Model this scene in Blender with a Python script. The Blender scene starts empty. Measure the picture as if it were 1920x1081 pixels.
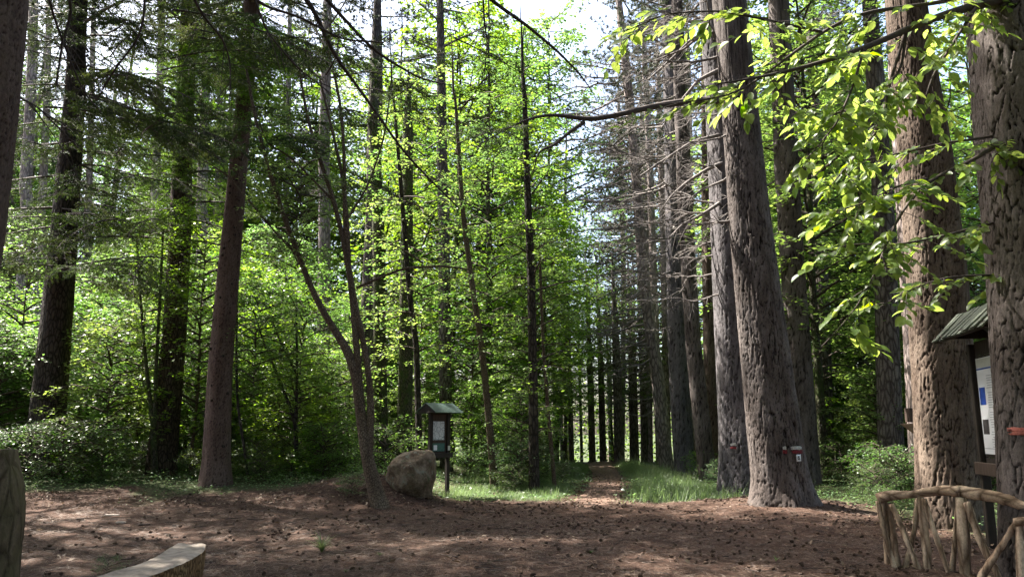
import bpy, math, random
import numpy as np
from mathutils import Vector, Matrix
R = math.radians
C = bpy.context.scene.collection
scene = bpy.context.scene

# ------------------------------------------------------------------ camera
PITCH = R(10.3); FPX = 1450.0; EYE = 1.6
cam = bpy.data.cameras.new('camera'); camo = bpy.data.objects.new('camera', cam); C.objects.link(camo)
cam.sensor_width = 36; cam.lens = FPX/1920*36; cam.clip_start = 0.05; cam.clip_end = 2000
camo.location = (0, 0, EYE); camo.rotation_euler = (R(90)+PITCH, 0, 0)
scene.camera = camo

# ------------------------------------------------------------------ light
SUN_EL = R(56); SUN_AZ = R(-58)            # azimuth from +Y, clockwise positive (minus = left)
sdir = Vector((math.sin(SUN_AZ)*math.cos(SUN_EL), math.cos(SUN_AZ)*math.cos(SUN_EL), math.sin(SUN_EL)))
world = bpy.data.worlds.new('World'); scene.world = world; world.use_nodes = True
wn = world.node_tree.nodes; wl = world.node_tree.links; wn.clear()
sky = wn.new('ShaderNodeTexSky'); sky.sky_type = 'NISHITA'; sky.sun_disc = False
sky.sun_elevation = SUN_EL; sky.sun_rotation = SUN_AZ; sky.air_density = 1.0; sky.dust_density = 4.0; sky.ozone_density = 1.0
bg = wn.new('ShaderNodeBackground'); bg.inputs['Strength'].default_value = 0.10
wo = wn.new('ShaderNodeOutputWorld'); wl.new(sky.outputs[0], bg.inputs[0]); wl.new(bg.outputs[0], wo.inputs[0])
sun = bpy.data.lights.new('sun', 'SUN'); sun.energy = 5.0; sun.angle = R(0.5); sun.color = (1.0, 0.95, 0.86)
suno = bpy.data.objects.new('sun', sun); C.objects.link(suno)
suno.rotation_euler = sdir.to_track_quat('Z', 'Y').to_euler()
scene.view_settings.view_transform = 'Standard'; scene.view_settings.look = 'None'
scene.view_settings.exposure = 2.62; scene.view_settings.gamma = 1.0; scene.view_settings.use_curve_mapping = False
cy = scene.cycles
cy.use_denoising = True; cy.max_bounces = 7; cy.diffuse_bounces = 4; cy.glossy_bounces = 2; cy.transmission_bounces = 4
cy.transparent_max_bounces = 4; cy.sample_clamp_indirect = 6; cy.caustics_reflective = False; cy.caustics_refractive = False
try: cy.denoising_prefilter = 'ACCURATE'
except Exception: pass

# ------------------------------------------------------------------ noise and terrain
def _h(ix, iy, iz, s):
    n = (ix.astype(np.int64)*374761393 + iy.astype(np.int64)*668265263 + iz.astype(np.int64)*2147483647 + s*144665) & 0xffffffff
    n = ((n ^ (n >> 13))*1274126177) & 0xffffffff
    n = ((n ^ (n >> 16))*224682251) & 0xffffffff
    return ((n ^ (n >> 15)) & 0xffffff)/float(0xffffff)
def vn(x, y, z=None, s=0):
    x = np.asarray(x, float); y = np.asarray(y, float); z = np.zeros_like(x) if z is None else np.asarray(z, float)
    ix, iy, iz = np.floor(x), np.floor(y), np.floor(z); fx, fy, fz = x-ix, y-iy, z-iz
    fx, fy, fz = [f*f*(3-2*f) for f in (fx, fy, fz)]
    r = 0
    for a in (0, 1):
        for b in (0, 1):
            for c in (0, 1):
                r = r + (fx if a else 1-fx)*(fy if b else 1-fy)*(fz if c else 1-fz)*_h(ix+a, iy+b, iz+c, s)
    return r
def ss(a, b, x):
    t = np.clip((x-a)/(b-a), 0, 1); return t*t*(3-2*t)
def pathx(y): return 1.75+(np.asarray(y, float)-17.4)*0.134+0.25*np.sin((np.asarray(y, float)-17)*0.22)
def H(x, y):
    x = np.asarray(x, float); y = np.asarray(y, float)
    e = 17.0+0.8*np.sin(x*0.6)+0.05*x
    bank = 0.34*ss(e-1.4, e+1.6, y)*ss(-1.4, -3.2, x)
    mound = 0.28*np.exp(-(((x+3.1)/1.3)**2+((y-17.6)/0.9)**2))
    root = 0.16*np.exp(-(((x-5.6)/1.7)**2+((y-16.9)/1.5)**2))
    und = 0.10*(vn(x*0.35, y*0.35, s=3)-0.5)+0.035*(vn(x*1.3, y*1.3, s=4)-0.5)+0.02*(vn(x*4, y*4, s=5)-.5)
    far = -0.045*np.clip(y-39, 0, 60)
    rise = 0.25*ss(19, 24, y)*ss(6.5, 10, x)-0.12*ss(12, 15, y)*ss(6, 8.5, x)
    return bank+mound+root+und*ss(0, 7, y)+far+rise
F = np.array([0, math.cos(PITCH), math.sin(PITCH)]); U = np.array([0, -math.sin(PITCH), math.cos(PITCH)])
def ray(px, py):
    d = F*FPX+np.array([1, 0, 0])*(px-960)+U*(540.5-py); return d/np.linalg.norm(d)
def at(px, py, Y):
    d = ray(px, py); return np.array([0, 0, EYE])+d*(Y/d[1])
def hit(px, py, far=60):
    d = ray(px, py); t = np.linspace(4, far, 4000); p = np.array([0, 0, EYE])+d*t[:, None]
    k = np.nonzero(p[:, 2] < H(p[:, 0], p[:, 1]))[0]
    p = p[k[0]] if len(k) else p[-1]
    return np.array([p[0], p[1], float(H(p[0], p[1]))])
def wpp(p): return float((p-np.array([0, 0, EYE])) @ F)/FPX         # metres per photo pixel at p

# ------------------------------------------------------------------ mesh helpers
def link_mesh(name, V, Fs, mat=None, parent=None, smooth=True, attrs=None):
    """V (n,3), Fs: list of int arrays (m,k)"""
    me = bpy.data.meshes.new(name)
    V = np.asarray(V, np.float32); me.vertices.add(len(V)); me.vertices.foreach_set('co', V.ravel())
    loops = np.concatenate([np.asarray(f, np.int32).ravel() for f in Fs])
    starts, tot, o = [], [], 0
    for f in Fs:
        f = np.asarray(f); m, k = f.shape
        starts.append(o+np.arange(m)*k); tot.append(np.full(m, k)); o += m*k
    starts = np.concatenate(starts).astype(np.int32); tot = np.concatenate(tot).astype(np.int32)
    me.loops.add(len(loops)); me.loops.foreach_set('vertex_index', loops)
    me.polygons.add(len(starts)); me.polygons.foreach_set('loop_start', starts); me.polygons.foreach_set('loop_total', tot)
    if smooth: me.polygons.foreach_set('use_smooth', np.ones(len(starts), bool))
    for k, a in (attrs or {}).items():
        at_ = me.attributes.new(k, 'FLOAT', 'POINT'); at_.data.foreach_set('value', np.asarray(a, np.float32))
    me.update(calc_edges=True)
    if mat: me.materials.append(mat)
    o = bpy.data.objects.new(name, me); C.objects.link(o)
    if parent: o.parent = parent
    return o
def tag(o, label=None, cat=None, group=None, kind=None):
    if label: o['label'] = label
    if cat: o['category'] = cat
    if group: o['group'] = group
    if kind: o['kind'] = kind
    return o
def thing(name, label, cat, loc=(0, 0, 0), rz=0, group=None):
    o = bpy.data.objects.new(name, None); C.objects.link(o); o.location = loc; o.rotation_euler = (0, 0, rz); o.empty_display_size = .2
    return tag(o, label, cat, group)
def put(src, parent, loc=(0, 0, 0), rot=(0, 0, 0), sc=1.0, name=None):
    c = src.copy(); C.objects.link(c); c.parent = parent; c.location = loc; c.rotation_euler = rot
    c.scale = (sc, sc, sc) if isinstance(sc, (int, float)) else sc
    if name: c.name = name
    return c
protos = []
def hide_proto(o): protos.append(o); return o

def tube(P, r, n=6, wob=0.0, rng=None):
    P = np.asarray(P, float); m = len(P); r = np.broadcast_to(np.asarray(r, float), (m,))
    T = np.gradient(P, axis=0); T /= np.linalg.norm(T, axis=1)[:, None]+1e-9
    ref = np.array([0.31, 0.17, 0.93]) if abs(T[:, 2]).mean() < 0.8 else np.array([1.0, 0.1, 0])
    A = np.cross(T, ref); A /= np.linalg.norm(A, axis=1)[:, None]+1e-9; B = np.cross(T, A)
    th = np.linspace(0, 2*np.pi, n, endpoint=False)
    if wob:
        wz = rng.random((m+8, n))-.5; wz = sum(wz[k_:k_+m] for k_ in range(8))/8*2.6; wz = (wz+np.roll(wz, 1, 1)+np.roll(wz, -1, 1))/1.8; rr = r[:, None]*(1+wob*wz)
    else: rr = r[:, None]*np.ones((m, n))
    V = P[:, None]+rr[..., None]*(np.cos(th)[None, :, None]*A[:, None]+np.sin(th)[None, :, None]*B[:, None])
    i, j = np.meshgrid(np.arange(m-1), np.arange(n), indexing='ij'); j2 = (j+1) % n
    Q = np.stack([i*n+j, i*n+j2, (i+1)*n+j2, (i+1)*n+j], -1).reshape(-1, 4)
    return V.reshape(-1, 3), Q
def merge(L):
    Vs, Qs, o = [], [], 0
    for V, Q in L: Vs.append(V); Qs.append(np.asarray(Q)+o); o += len(V)
    return np.concatenate(Vs), np.concatenate(Qs)
def tubes_obj(name, L, mat, parent=None):
    V, Q = merge(L); return link_mesh(name, V, [Q], mat, parent)
def spline(P, n):
    P = np.asarray(P, float); s = np.r_[0, np.cumsum(np.linalg.norm(np.diff(P, axis=0), axis=1))]; t = np.linspace(0, s[-1], n)
    Q = np.stack([np.interp(t, s, P[:, k]) for k in range(P.shape[1])], 1)
    for _ in range(3):
        Q[1:-1] = (Q[:-2]+2*Q[1:-1]+Q[2:])/4
    return Q

def nrm(a): return a/(np.linalg.norm(a, axis=-1, keepdims=True)+1e-9)
def leaves_mesh(name, P, D, N, L, W, mat, parent=None, tint=None, shape='hex', fold=0.12):
    """one small leaf per row: P base, D axis, N normal, L length, W width"""
    P, D, N = np.asarray(P), nrm(np.asarray(D)), np.asarray(N); n = len(P)
    L = np.broadcast_to(L, (n,))[:, None]; W = np.broadcast_to(W, (n,))[:, None]
    S = nrm(np.cross(D, N)); Nn = np.cross(S, D)
    if shape == 'hex':
        pts = [P, P+D*L*.32+S*W*.48+Nn*W*fold, P+D*L*.72+S*W*.36+Nn*W*fold*.6, P+D*L-Nn*L*.12, P+D*L*.72-S*W*.36+Nn*W*fold*.6, P+D*L*.32-S*W*.48+Nn*W*fold]
        V = np.stack(pts, 1).reshape(-1, 3); b = np.arange(n)[:, None]*6
        Fs = [np.concatenate([b+np.array([[0, 1, 2, 3]]), b+np.array([[0, 3, 4, 5]])])]; k = 6
    elif shape == 'quad':
        pts = [P, P+D*L*.45+S*W*.5, P+D*L, P+D*L*.45-S*W*.5]
        V = np.stack(pts, 1).reshape(-1, 3); Fs = [np.arange(n)[:, None]*4+np.array([[0, 1, 2, 3]])]; k = 4
    else:
        pts = [P+S*W*.5, P+D*L, P-S*W*.5]
        V = np.stack(pts, 1).reshape(-1, 3); Fs = [np.arange(n)[:, None]*3+np.array([[0, 1, 2]])]; k = 3
    if tint is None: tint = np.random.default_rng(1).random(n)
    return link_mesh(name, V, Fs, mat, parent, smooth=False, attrs={'tint': np.repeat(tint, k)})

# ------------------------------------------------------------------ materials
def newmat(name):
    m = bpy.data.materials.new(name); m.use_nodes = True; nt = m.node_tree; nt.nodes.clear()
    out = nt.nodes.new('ShaderNodeOutputMaterial'); return m, nt.nodes, nt.links, out
def mixc(n, l, fac, a, b, mode='MIX'):
    x = n.new('ShaderNodeMix'); x.data_type = 'RGBA'; x.blend_type = mode
    for s, v in ((x.inputs['Factor'], fac), (x.inputs[6], a), (x.inputs[7], b)):
        if hasattr(v, 'links') or hasattr(v, 'is_output'): l.new(v, s)
        else: s.default_value = v if not isinstance(v, tuple) else (*v, 1)
    return x.outputs[2]
def ramp(n, l, v, stops):
    r = n.new('ShaderNodeValToRGB'); l.new(v, r.inputs[0]); e = r.color_ramp.elements
    while len(e) < len(stops): e.new(0.5)
    for k, (p, c) in enumerate(stops): e[k].position = p; e[k].color = (*c, 1) if len(c) == 3 else c
    return r.outputs[0]
def noise(n, l, scale, vec=None, det=4, rough=.55, dist=0):
    t = n.new('ShaderNodeTexNoise'); t.inputs['Scale'].default_value = scale; t.inputs['Detail'].default_value = det
    t.inputs['Roughness'].default_value = rough; t.inputs['Distortion'].default_value = dist
    if vec is not None: l.new(vec, t.inputs['Vector'])
    return t.outputs['Fac']
def coords(n, l, sc=(1, 1, 1), obj=True, rot=(0, 0, 0)):
    t = n.new('ShaderNodeTexCoord'); m = n.new('ShaderNodeMapping'); m.inputs['Scale'].default_value = sc; m.inputs['Rotation'].default_value = rot
    l.new(t.outputs['Object' if obj else 'Generated'], m.inputs[0]); return m.outputs[0]
def leaf_mat(name, dark, lite, tdark, tlite, fac=.45, rough=.42, spec=.5):
    m, n, l, out = newmat(name)
    a = n.new('ShaderNodeAttribute'); a.attribute_name = 'tint'
    oi = n.new('ShaderNodeObjectInfo')
    ad = n.new('ShaderNodeMath'); ad.operation = 'MULTIPLY_ADD'; l.new(oi.outputs['Random'], ad.inputs[0]); ad.inputs[1].default_value = .35; l.new(a.outputs['Fac'], ad.inputs[2])
    sb = n.new('ShaderNodeMath'); sb.operation = 'SUBTRACT'; sb.use_clamp = True; l.new(ad.outputs[0], sb.inputs[0]); sb.inputs[1].default_value = .17
    c1 = mixc(n, l, sb.outputs[0], dark, lite); c2 = mixc(n, l, sb.outputs[0], tdark, tlite)
    def vary(c):
        h = n.new('ShaderNodeHueSaturation'); l.new(c, h.inputs['Color'])
        for nm, lo, hi, mul in (('Hue', .472, .508, 7.31), ('Value', .72, 1.25, 13.7), ('Saturation', .82, 1.06, 23.1)):
            f_ = n.new('ShaderNodeMath'); f_.operation = 'MULTIPLY'; l.new(oi.outputs['Random'], f_.inputs[0]); f_.inputs[1].default_value = mul
            g_ = n.new('ShaderNodeMath'); g_.operation = 'FRACT'; l.new(f_.outputs[0], g_.inputs[0])
            r_ = n.new('ShaderNodeMapRange'); r_.inputs['To Min'].default_value = lo; r_.inputs['To Max'].default_value = hi; l.new(g_.outputs[0], r_.inputs[0]); l.new(r_.outputs[0], h.inputs[nm])
        return h.outputs[0]
    c1 = vary(c1); c2 = vary(c2)
    p = n.new('ShaderNodeBsdfPrincipled'); l.new(c1, p.inputs['Base Color']); p.inputs['Roughness'].default_value = rough
    p.inputs['Specular IOR Level'].default_value = spec
    t = n.new('ShaderNodeBsdfTranslucent'); l.new(c2, t.inputs[0])
    x = n.new('ShaderNodeMixShader'); x.inputs[0].default_value = fac; l.new(p.outputs[0], x.inputs[1]); l.new(t.outputs[0], x.inputs[2])
    l.new(x.outputs[0], out.inputs[0]); return m
def bark_mat(name, lo, hi, alt, geo=False, sc=9.0, zs=.28, bump=.6, bdist=.03, moss=None):
    m, n, l, out = newmat(name); p = n.new('ShaderNodeBsdfPrincipled'); p.inputs['Roughness'].default_value = .9; p.inputs['Specular IOR Level'].default_value = .2
    v = coords(n, l, (1, 1, zs)); vf = coords(n, l, (1, 1, .5))
    nz = noise(n, l, 2.2, vf, 3); fine = noise(n, l, 45, vf, 6, .75)
    if geo:
        a = n.new('ShaderNodeAttribute'); a.attribute_name = 'ridge'; rd = ramp(n, l, a.outputs['Fac'], [(.24, (0, 0, 0)), (.5, (.5, .5, .5)), (.85, (1, 1, 1))])
    else:
        wn_ = n.new('ShaderNodeTexNoise'); wn_.inputs['Scale'].default_value = 3; l.new(v, wn_.inputs['Vector'])
        wv = mixc(n, l, .12, v, wn_.outputs['Color'], 'ADD')
        vo = n.new('ShaderNodeTexVoronoi'); vo.feature = 'DISTANCE_TO_EDGE'; vo.inputs['Scale'].default_value = sc; l.new(wv, vo.inputs['Vector'])
        mr = n.new('ShaderNodeMapRange'); mr.inputs['From Max'].default_value = .22; l.new(vo.outputs['Distance'], mr.inputs[0]); rd = mr.outputs[0]
    c = mixc(n, l, rd, lo, hi)
    c = mixc(n, l, ramp(n, l, nz, [(.42, (0, 0, 0)), (.62, (1, 1, 1))]), c, mixc(n, l, rd, lo, alt))
    c = mixc(n, l, .75, c, ramp(n, l, fine, [(.3, (.35, .33, .32)), (.5, (1, 1, 1)), (.75, (1.6, 1.55, 1.5))]), 'MULTIPLY')
    if moss:
        mz = noise(n, l, 4.5, vf, 5, .7); c = mixc(n, l, ramp(n, l, mz, [(.45, (0, 0, 0)), (.6, (1, 1, 1))]), c, moss)
    l.new(c, p.inputs['Base Color'])
    b = n.new('ShaderNodeBump'); b.inputs['Strength'].default_value = bump; b.inputs['Distance'].default_value = bdist
    ma = n.new('ShaderNodeMath'); ma.operation = 'MULTIPLY_ADD'; l.new(fine, ma.inputs[0]); ma.inputs[1].default_value = .35 if not geo else .8
    if geo: ma.inputs[2].default_value = 0
    else: l.new(rd, ma.inputs[2])
    l.new(ma.outputs[0], b.inputs['Height']); l.new(b.outputs[0], p.inputs['Normal']); l.new(p.outputs[0], out.inputs[0]); return m
def plain_mat(name, col, rough=.7, var=.3, sc=12, zs=1, bump=.2, spec=.3, col2=None):
    m, n, l, out = newmat(name); p = n.new('ShaderNodeBsdfPrincipled'); p.inputs['Roughness'].default_value = rough; p.inputs['Specular IOR Level'].default_value = spec
    v = coords(n, l, (1, 1, zs)); f = noise(n, l, sc, v, 6, .65)
    c2 = col2 or tuple(x*(1-var) for x in col)
    c = mixc(n, l, ramp(n, l, f, [(.35, (0, 0, 0)), (.65, (1, 1, 1))]), c2, col); l.new(c, p.inputs['Base Color'])
    b = n.new('ShaderNodeBump'); b.inputs['Strength'].default_value = bump; b.inputs['Distance'].default_value = .02; l.new(f, b.inputs['Height']); l.new(b.outputs[0], p.inputs['Normal'])
    l.new(p.outputs[0], out.inputs[0]); return m

M = {}
M['beech'] = leaf_mat('beech_leaf', (.048, .10, .012), (.11, .185, .02), (.11, .30, .02), (.34, .58, .045))
M['maple'] = leaf_mat('broad_leaf', (.038, .088, .016), (.085, .15, .026), (.10, .28, .022), (.27, .50, .04))
M['chestnut'] = leaf_mat('chestnut_leaf', (.045, .10, .018), (.09, .17, .02), (.22, .42, .015), (.44, .62, .03), .58, .4, .35)
M['pale_grass'] = leaf_mat('pale_grass_blade', (.10, .14, .05), (.22, .26, .12), (.15, .22, .06), (.28, .34, .12), .4)
M['herb'] = leaf_mat('herb_leaf', (.045, .10, .03), (.09, .16, .05), (.08, .2, .03), (.18, .32, .05), .4)
M['grass'] = leaf_mat('grass_blade', (.05, .10, .025), (.13, .18, .06), (.1, .22, .03), (.25, .36, .08), .4)
M['fir'] = leaf_mat('fir_needle', (.018, .042, .012), (.05, .085, .022), (.03, .07, .012), (.09, .15, .02), .3, .55, .2)
M['spruce'] = leaf_mat('spruce_needle', (.03, .062, .016), (.09, .13, .035), (.05, .10, .015), (.15, .22, .03), .35, .55, .2)
M['pine'] = leaf_mat('pine_needle', (.03, .045, .025), (.07, .085, .05), (.03, .05, .02), (.07, .09, .035), .25, .5, .25)
M['litter'] = leaf_mat('dry_leaf', (.10, .065, .04), (.28, .2, .14), (.05, .03, .015), (.12, .08, .04), .2, .7)
M['needle'] = leaf_mat('fallen_needle', (.07, .036, .024), (.21, .135, .095), (.04, .02, .01), (.08, .05, .03), .15, .6)
M['bark_pine'] = bark_mat('black_pine_bark', (.014, .010, .009), (.085, .068, .061), (.14, .118, .11), True)
M['bark_grey'] = bark_mat('grey_pine_bark', (.03, .025, .025), (.10, .092, .095), (.145, .13, .135), True)
M['bark_brown'] = bark_mat('brown_pine_bark', (.03, .018, .013), (.10, .071, .053), (.145, .11, .085), True)
M['bark_spruce'] = bark_mat('spruce_bark', (.05, .028, .02), (.15, .09, .07), (.19, .125, .10), False, 26, .8, .5, .012)
M['bark_scaly'] = bark_mat('scaly_spruce_bark', (.035, .02, .015), (.10, .065, .052), (.13, .09, .075), True)
M['bark_fir'] = bark_mat('brown_fir_bark', (.02, .013, .01), (.085, .06, .045), (.11, .08, .06), False, 16, .3)
M['bark_dark'] = bark_mat('dark_fir_bark', (.012, .009, .008), (.055, .042, .035), (.075, .06, .05), False, 14, .3)
M['bark_far'] = bark_mat('far_pine_bark', (.04, .03, .027), (.12, .10, .09), (.17, .145, .13), False, 10, .25)
M['bark_pale'] = bark_mat('pale_pine_bark', (.10, .08, .075), (.30, .24, .22), (.36, .3, .28), False, 10, .25)
M['bark_moss'] = bark_mat('mossy_bark', (.02, .018, .012), (.09, .075, .055), (.13, .11, .08), False, 20, .4, moss=(.05, .07, .02))
M['bark_smooth'] = bark_mat('young_tree_bark', (.045, .03, .02), (.125, .09, .064), (.18, .14, .10), False, 30, .6, .5, .01)
M['twig'] = plain_mat('twig_bark', (.07, .05, .038), .85, .4, 20)
M['deadwood'] = plain_mat('dead_branch_wood', (.23, .20, .185), .85, .45, 14)
M['limb'] = plain_mat('dark_limb_bark', (.07, .052, .045), .85, .4, 14)

# ------------------------------------------------------------------ trunks
def worley(u, v, nx, seed):
    """u in cells periodic nx, v in cells; returns F2-F1 and cell id"""
    iu = np.floor(u); iv = np.floor(v); f1 = np.full(u.shape, 9.); f2 = np.full(u.shape, 9.); cid = np.zeros(u.shape)
    for a in (-1, 0, 1):
        for b in (-1, 0, 1):
            cu = iu+a; cv = iv+b; cm = np.mod(cu, nx)
            du = cu+.15+.7*_h(cm, cv, cm*0, seed)-u; dv = cv+.1+.8*_h(cm, cv, cm*0, seed+7)-v
            d = np.sqrt(du*du+dv*dv); hh = _h(cm, cv, cm*0, seed+11)
            new = d < f1; f2 = np.where(new, f1, np.minimum(f2, d)); cid = np.where(new, hh, cid); f1 = np.where(new, d, f1)
    return f2-f1, cid
FINE = 12.0                      # height up to which trunks get their bark relief in full
def trunk(name, P, r, nu, dz, mat, parent=None, plate=(.09, .32), depth=.03, flare=0., fh=.6, seed=1, lobes=5):
    P = np.asarray(P, float); r = np.asarray(r, float)
    s = np.r_[0, np.cumsum(np.linalg.norm(np.diff(P, axis=0), axis=1))]; zf = min(s[-1], FINE if dz > .03 else 9.4)
    t = np.linspace(0, zf, max(8, int(zf/dz)+1))            # fine rings low down, coarse ones above
    if s[-1] > zf+.1: t = np.r_[t, np.linspace(zf, s[-1], max(3, int((s[-1]-zf)/(dz*7))+1))[1:]]
    n = len(t)
    Q = np.stack([np.interp(t, s, P[:, k]) for k in range(3)], 1); rr = np.interp(t, s, r)
    kern = np.ones(5)/5
    for k in range(3):
        pad = np.pad(Q[:, k], 2, mode='edge')
        if k < 2: Q[2:-2, k] = np.convolve(pad, kern, 'valid')[2:-2]
    th = np.linspace(0, 2*np.pi, nu, endpoint=False); TH, T = np.meshgrid(th, t)
    Rr = rr[:, None]*np.ones_like(TH)
    h = T
    lob = .5+.5*np.sin(TH*lobes+seed+.6*np.sin(TH*2+seed))
    Rr = Rr*(1+flare*np.exp(-h/fh)*(.45+.75*lob)+.04*np.sin(TH*3+T*.35+seed)+.03*np.sin(TH*5-T*.5+seed*2))
    rid = np.ones_like(TH)*.6
    if depth > 0:
        Rm = float(np.mean(r[:max(2, len(r)//2)])); nx = max(6, int(round(2*np.pi*Rm/plate[0])))
        w = (vn(np.cos(TH)*3*Rm*3, np.sin(TH)*3*Rm*3, T*2.6, seed+30)-.5)
        w2 = (vn(np.cos(TH)*7*Rm*3, np.sin(TH)*7*Rm*3, T*5, seed+31)-.5)
        w3 = (vn(np.cos(TH)*2.2*Rm*3, np.sin(TH)*2.2*Rm*3, T*.9, seed+36)-.5)
        f, cid = worley(TH/(2*np.pi)*nx+w*1.8+w2*.9+w3*1.6, T/plate[1]+w*1.2+w2*.5+w3*1.5, nx, seed)
        gone = vn(np.cos(TH)*5*Rm*3, np.sin(TH)*5*Rm*3, T*2.1, seed+37); f = f+.8*np.clip(gone-.66, 0, 1)
        f2, _ = worley(TH/(2*np.pi)*nx*2+w*2, T/plate[1]*2.3+w2, nx*2, seed+3)
        st = vn(np.cos(TH)*26*Rm, np.sin(TH)*26*Rm, T*1.3, seed+35)
        rid = np.clip(f/.24, 0, 1)**.5*(.62+.38*np.clip(f2/.18, 0, 1)**.7)*(.74+.4*cid)*(.72+.5*st)
        fn = vn(np.cos(TH)*34*Rm, np.sin(TH)*34*Rm, T*5, seed+32); fn2 = vn(np.cos(TH)*70*Rm, np.sin(TH)*70*Rm, T*22, seed+33)
        rid = np.clip(rid*(.62+.5*fn+.3*fn2), 0, 1.25); Rr = Rr+1.15*depth*(ss(.16, .46, rid)-.85)+.35*depth*(rid-.7)+.25*depth*(cid-.5)*(rid > .3)
        rid = np.clip(rid, 0, 1)
    V = np.stack([Q[:, 0:1]+Rr*np.cos(TH), Q[:, 1:2]+Rr*np.sin(TH), Q[:, 2:3]+np.zeros_like(TH)], -1).reshape(-1, 3)
    m = len(t); i, j = np.meshgrid(np.arange(m-1), np.arange(nu), indexing='ij'); j2 = (j+1) % nu
    Qd = np.stack([i*nu+j, i*nu+j2, (i+1)*nu+j2, (i+1)*nu+j], -1).reshape(-1, 4)
    return link_mesh(name, V, [Qd], mat, parent, attrs={'ridge': rid.ravel()})
def px_trunk(pts, height, base=None, Y=None):
    """photo outline points (px, py, width) from the base up -> local axis points from base, radii, base position"""
    if base is None:
        base = hit(pts[0][0], pts[0][1])
        if Y is not None: b = at(pts[0][0], pts[0][1], Y); base = np.array([b[0], Y, float(H(b[0], Y))])
    Yb = base[1]; P, r = [], []
    for k, (px, py, w) in enumerate(pts):
        p = at(px, py, Yb); P.append(p); r.append(w/2*wpp(p))
    P = np.array(P); P[0] = base; r = np.array(r)
    if P[-1, 2] < height:
        d = (P[-1]-P[-2 if len(P) > 1 else -1]); d = d/max(d[2], .1); dz = height-P[-1, 2]
        mid = P[-1]+d*dz*.5; top = P[-1]+d*dz
        P = np.vstack([P, mid, top]); r = np.r_[r, r[-1]*.6, r[-1]*.12]
    P = np.vstack([P[0]-np.array([0, 0, .25]), P]); r = np.r_[r[0], r]
    return P-base, r, base

# ------------------------------------------------------------------ foliage generators
def branch_curve(rng, z, az, L, rise, droop, n=7, wob=.06):
    t = np.linspace(0, 1, n)
    rad = L*t; zz = z+L*(rise*t-droop*t*t)
    a = az+wob*np.cumsum(rng.normal(0, 1, n))*t
    return np.stack([rad*np.cos(a), rad*np.sin(a), zz], 1)
def broad_crown(seed, Ht, z0, Rad, nb, ntw, nlf, LL, mat, rise=.55, droop=.25, prof=None, shape='quad', spread=.4, sparse=1., tw=.5):
    rng = np.random.default_rng(seed); limbs = []; PP, DD, NN, TT = [], [], [], []
    for b in range(nb):
        u = (b+rng.random())/nb; z = z0+(Ht-z0)*u
        pr = (prof(u) if prof else (1-.75*u**1.5)*(.55+.45*min(1, u*4)))
        L = Rad*pr*rng.uniform(.7, 1.15); az = b*2.399+rng.normal(0, .4)
        bc = branch_curve(rng, z, az, L, rise*rng.uniform(.5, 1.3), droop*rng.uniform(.5, 1.5))
        limbs.append(tube(bc, np.linspace(.012+.011*L, .004, len(bc)), 4))
        btint = rng.random()*.35
        for k in range(ntw):
            t = .22+.78*(k+rng.random())/ntw; i = min(int(t*6), 5); f = t*6-i
            p0 = bc[i]*(1-f)+bc[i+1]*f; d = nrm(bc[i+1]-bc[i]); side = 1 if k % 2 else -1
            ang = side*rng.uniform(.5, 1.1); dh = np.array([d[0]*math.cos(ang)-d[1]*math.sin(ang), d[0]*math.sin(ang)+d[1]*math.cos(ang), rng.normal(0, .18)])
            l = tw*L*(1.15-t)*rng.uniform(.6, 1.2)+.22; tt = np.linspace(0, 1, 4)
            tp = p0+dh*l*tt[:, None]+np.array([0, 0, -.22*l])*(tt**2)[:, None]
            limbs.append(tube(tp, np.linspace(.006+.003*l, .002, 4), 3))
            m = max(3, int(nlf*l/1.0*sparse)); s = rng.uniform(.12, 1.05, m); pp = p0+dh*l*s[:, None]+np.array([0, 0, -.22*l])*(s**2)[:, None]
            pp = pp+rng.normal(0, 1, (m, 3))*np.array([.06, .06, .035])*(.6+l)
            la = rng.choice([-1, 1], m)*rng.uniform(.3, 1.2, m); cx, sx = np.cos(la), np.sin(la)
            dd = np.stack([dh[0]*cx-dh[1]*sx, dh[0]*sx+dh[1]*cx, rng.normal(-.15, .22, m)], 1)
            nn = np.stack([rng.normal(0, spread, m), rng.normal(0, spread, m), np.ones(m)], 1)
            PP.append(pp); DD.append(dd); NN.append(nn); TT.append(np.clip(btint+rng.random(m)*.65, 0, 1))
    PP, DD, NN, TT = map(np.concatenate, (PP, DD, NN, TT)); n = len(PP)
    Ls = LL*rng.uniform(.65, 1.15, n)
    fo = leaves_mesh('foliage', PP, DD, NN, Ls, Ls*.62, mat, tint=TT, shape=shape)
    li = tubes_obj('limbs', limbs, M['twig'])
    return fo, li
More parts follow.
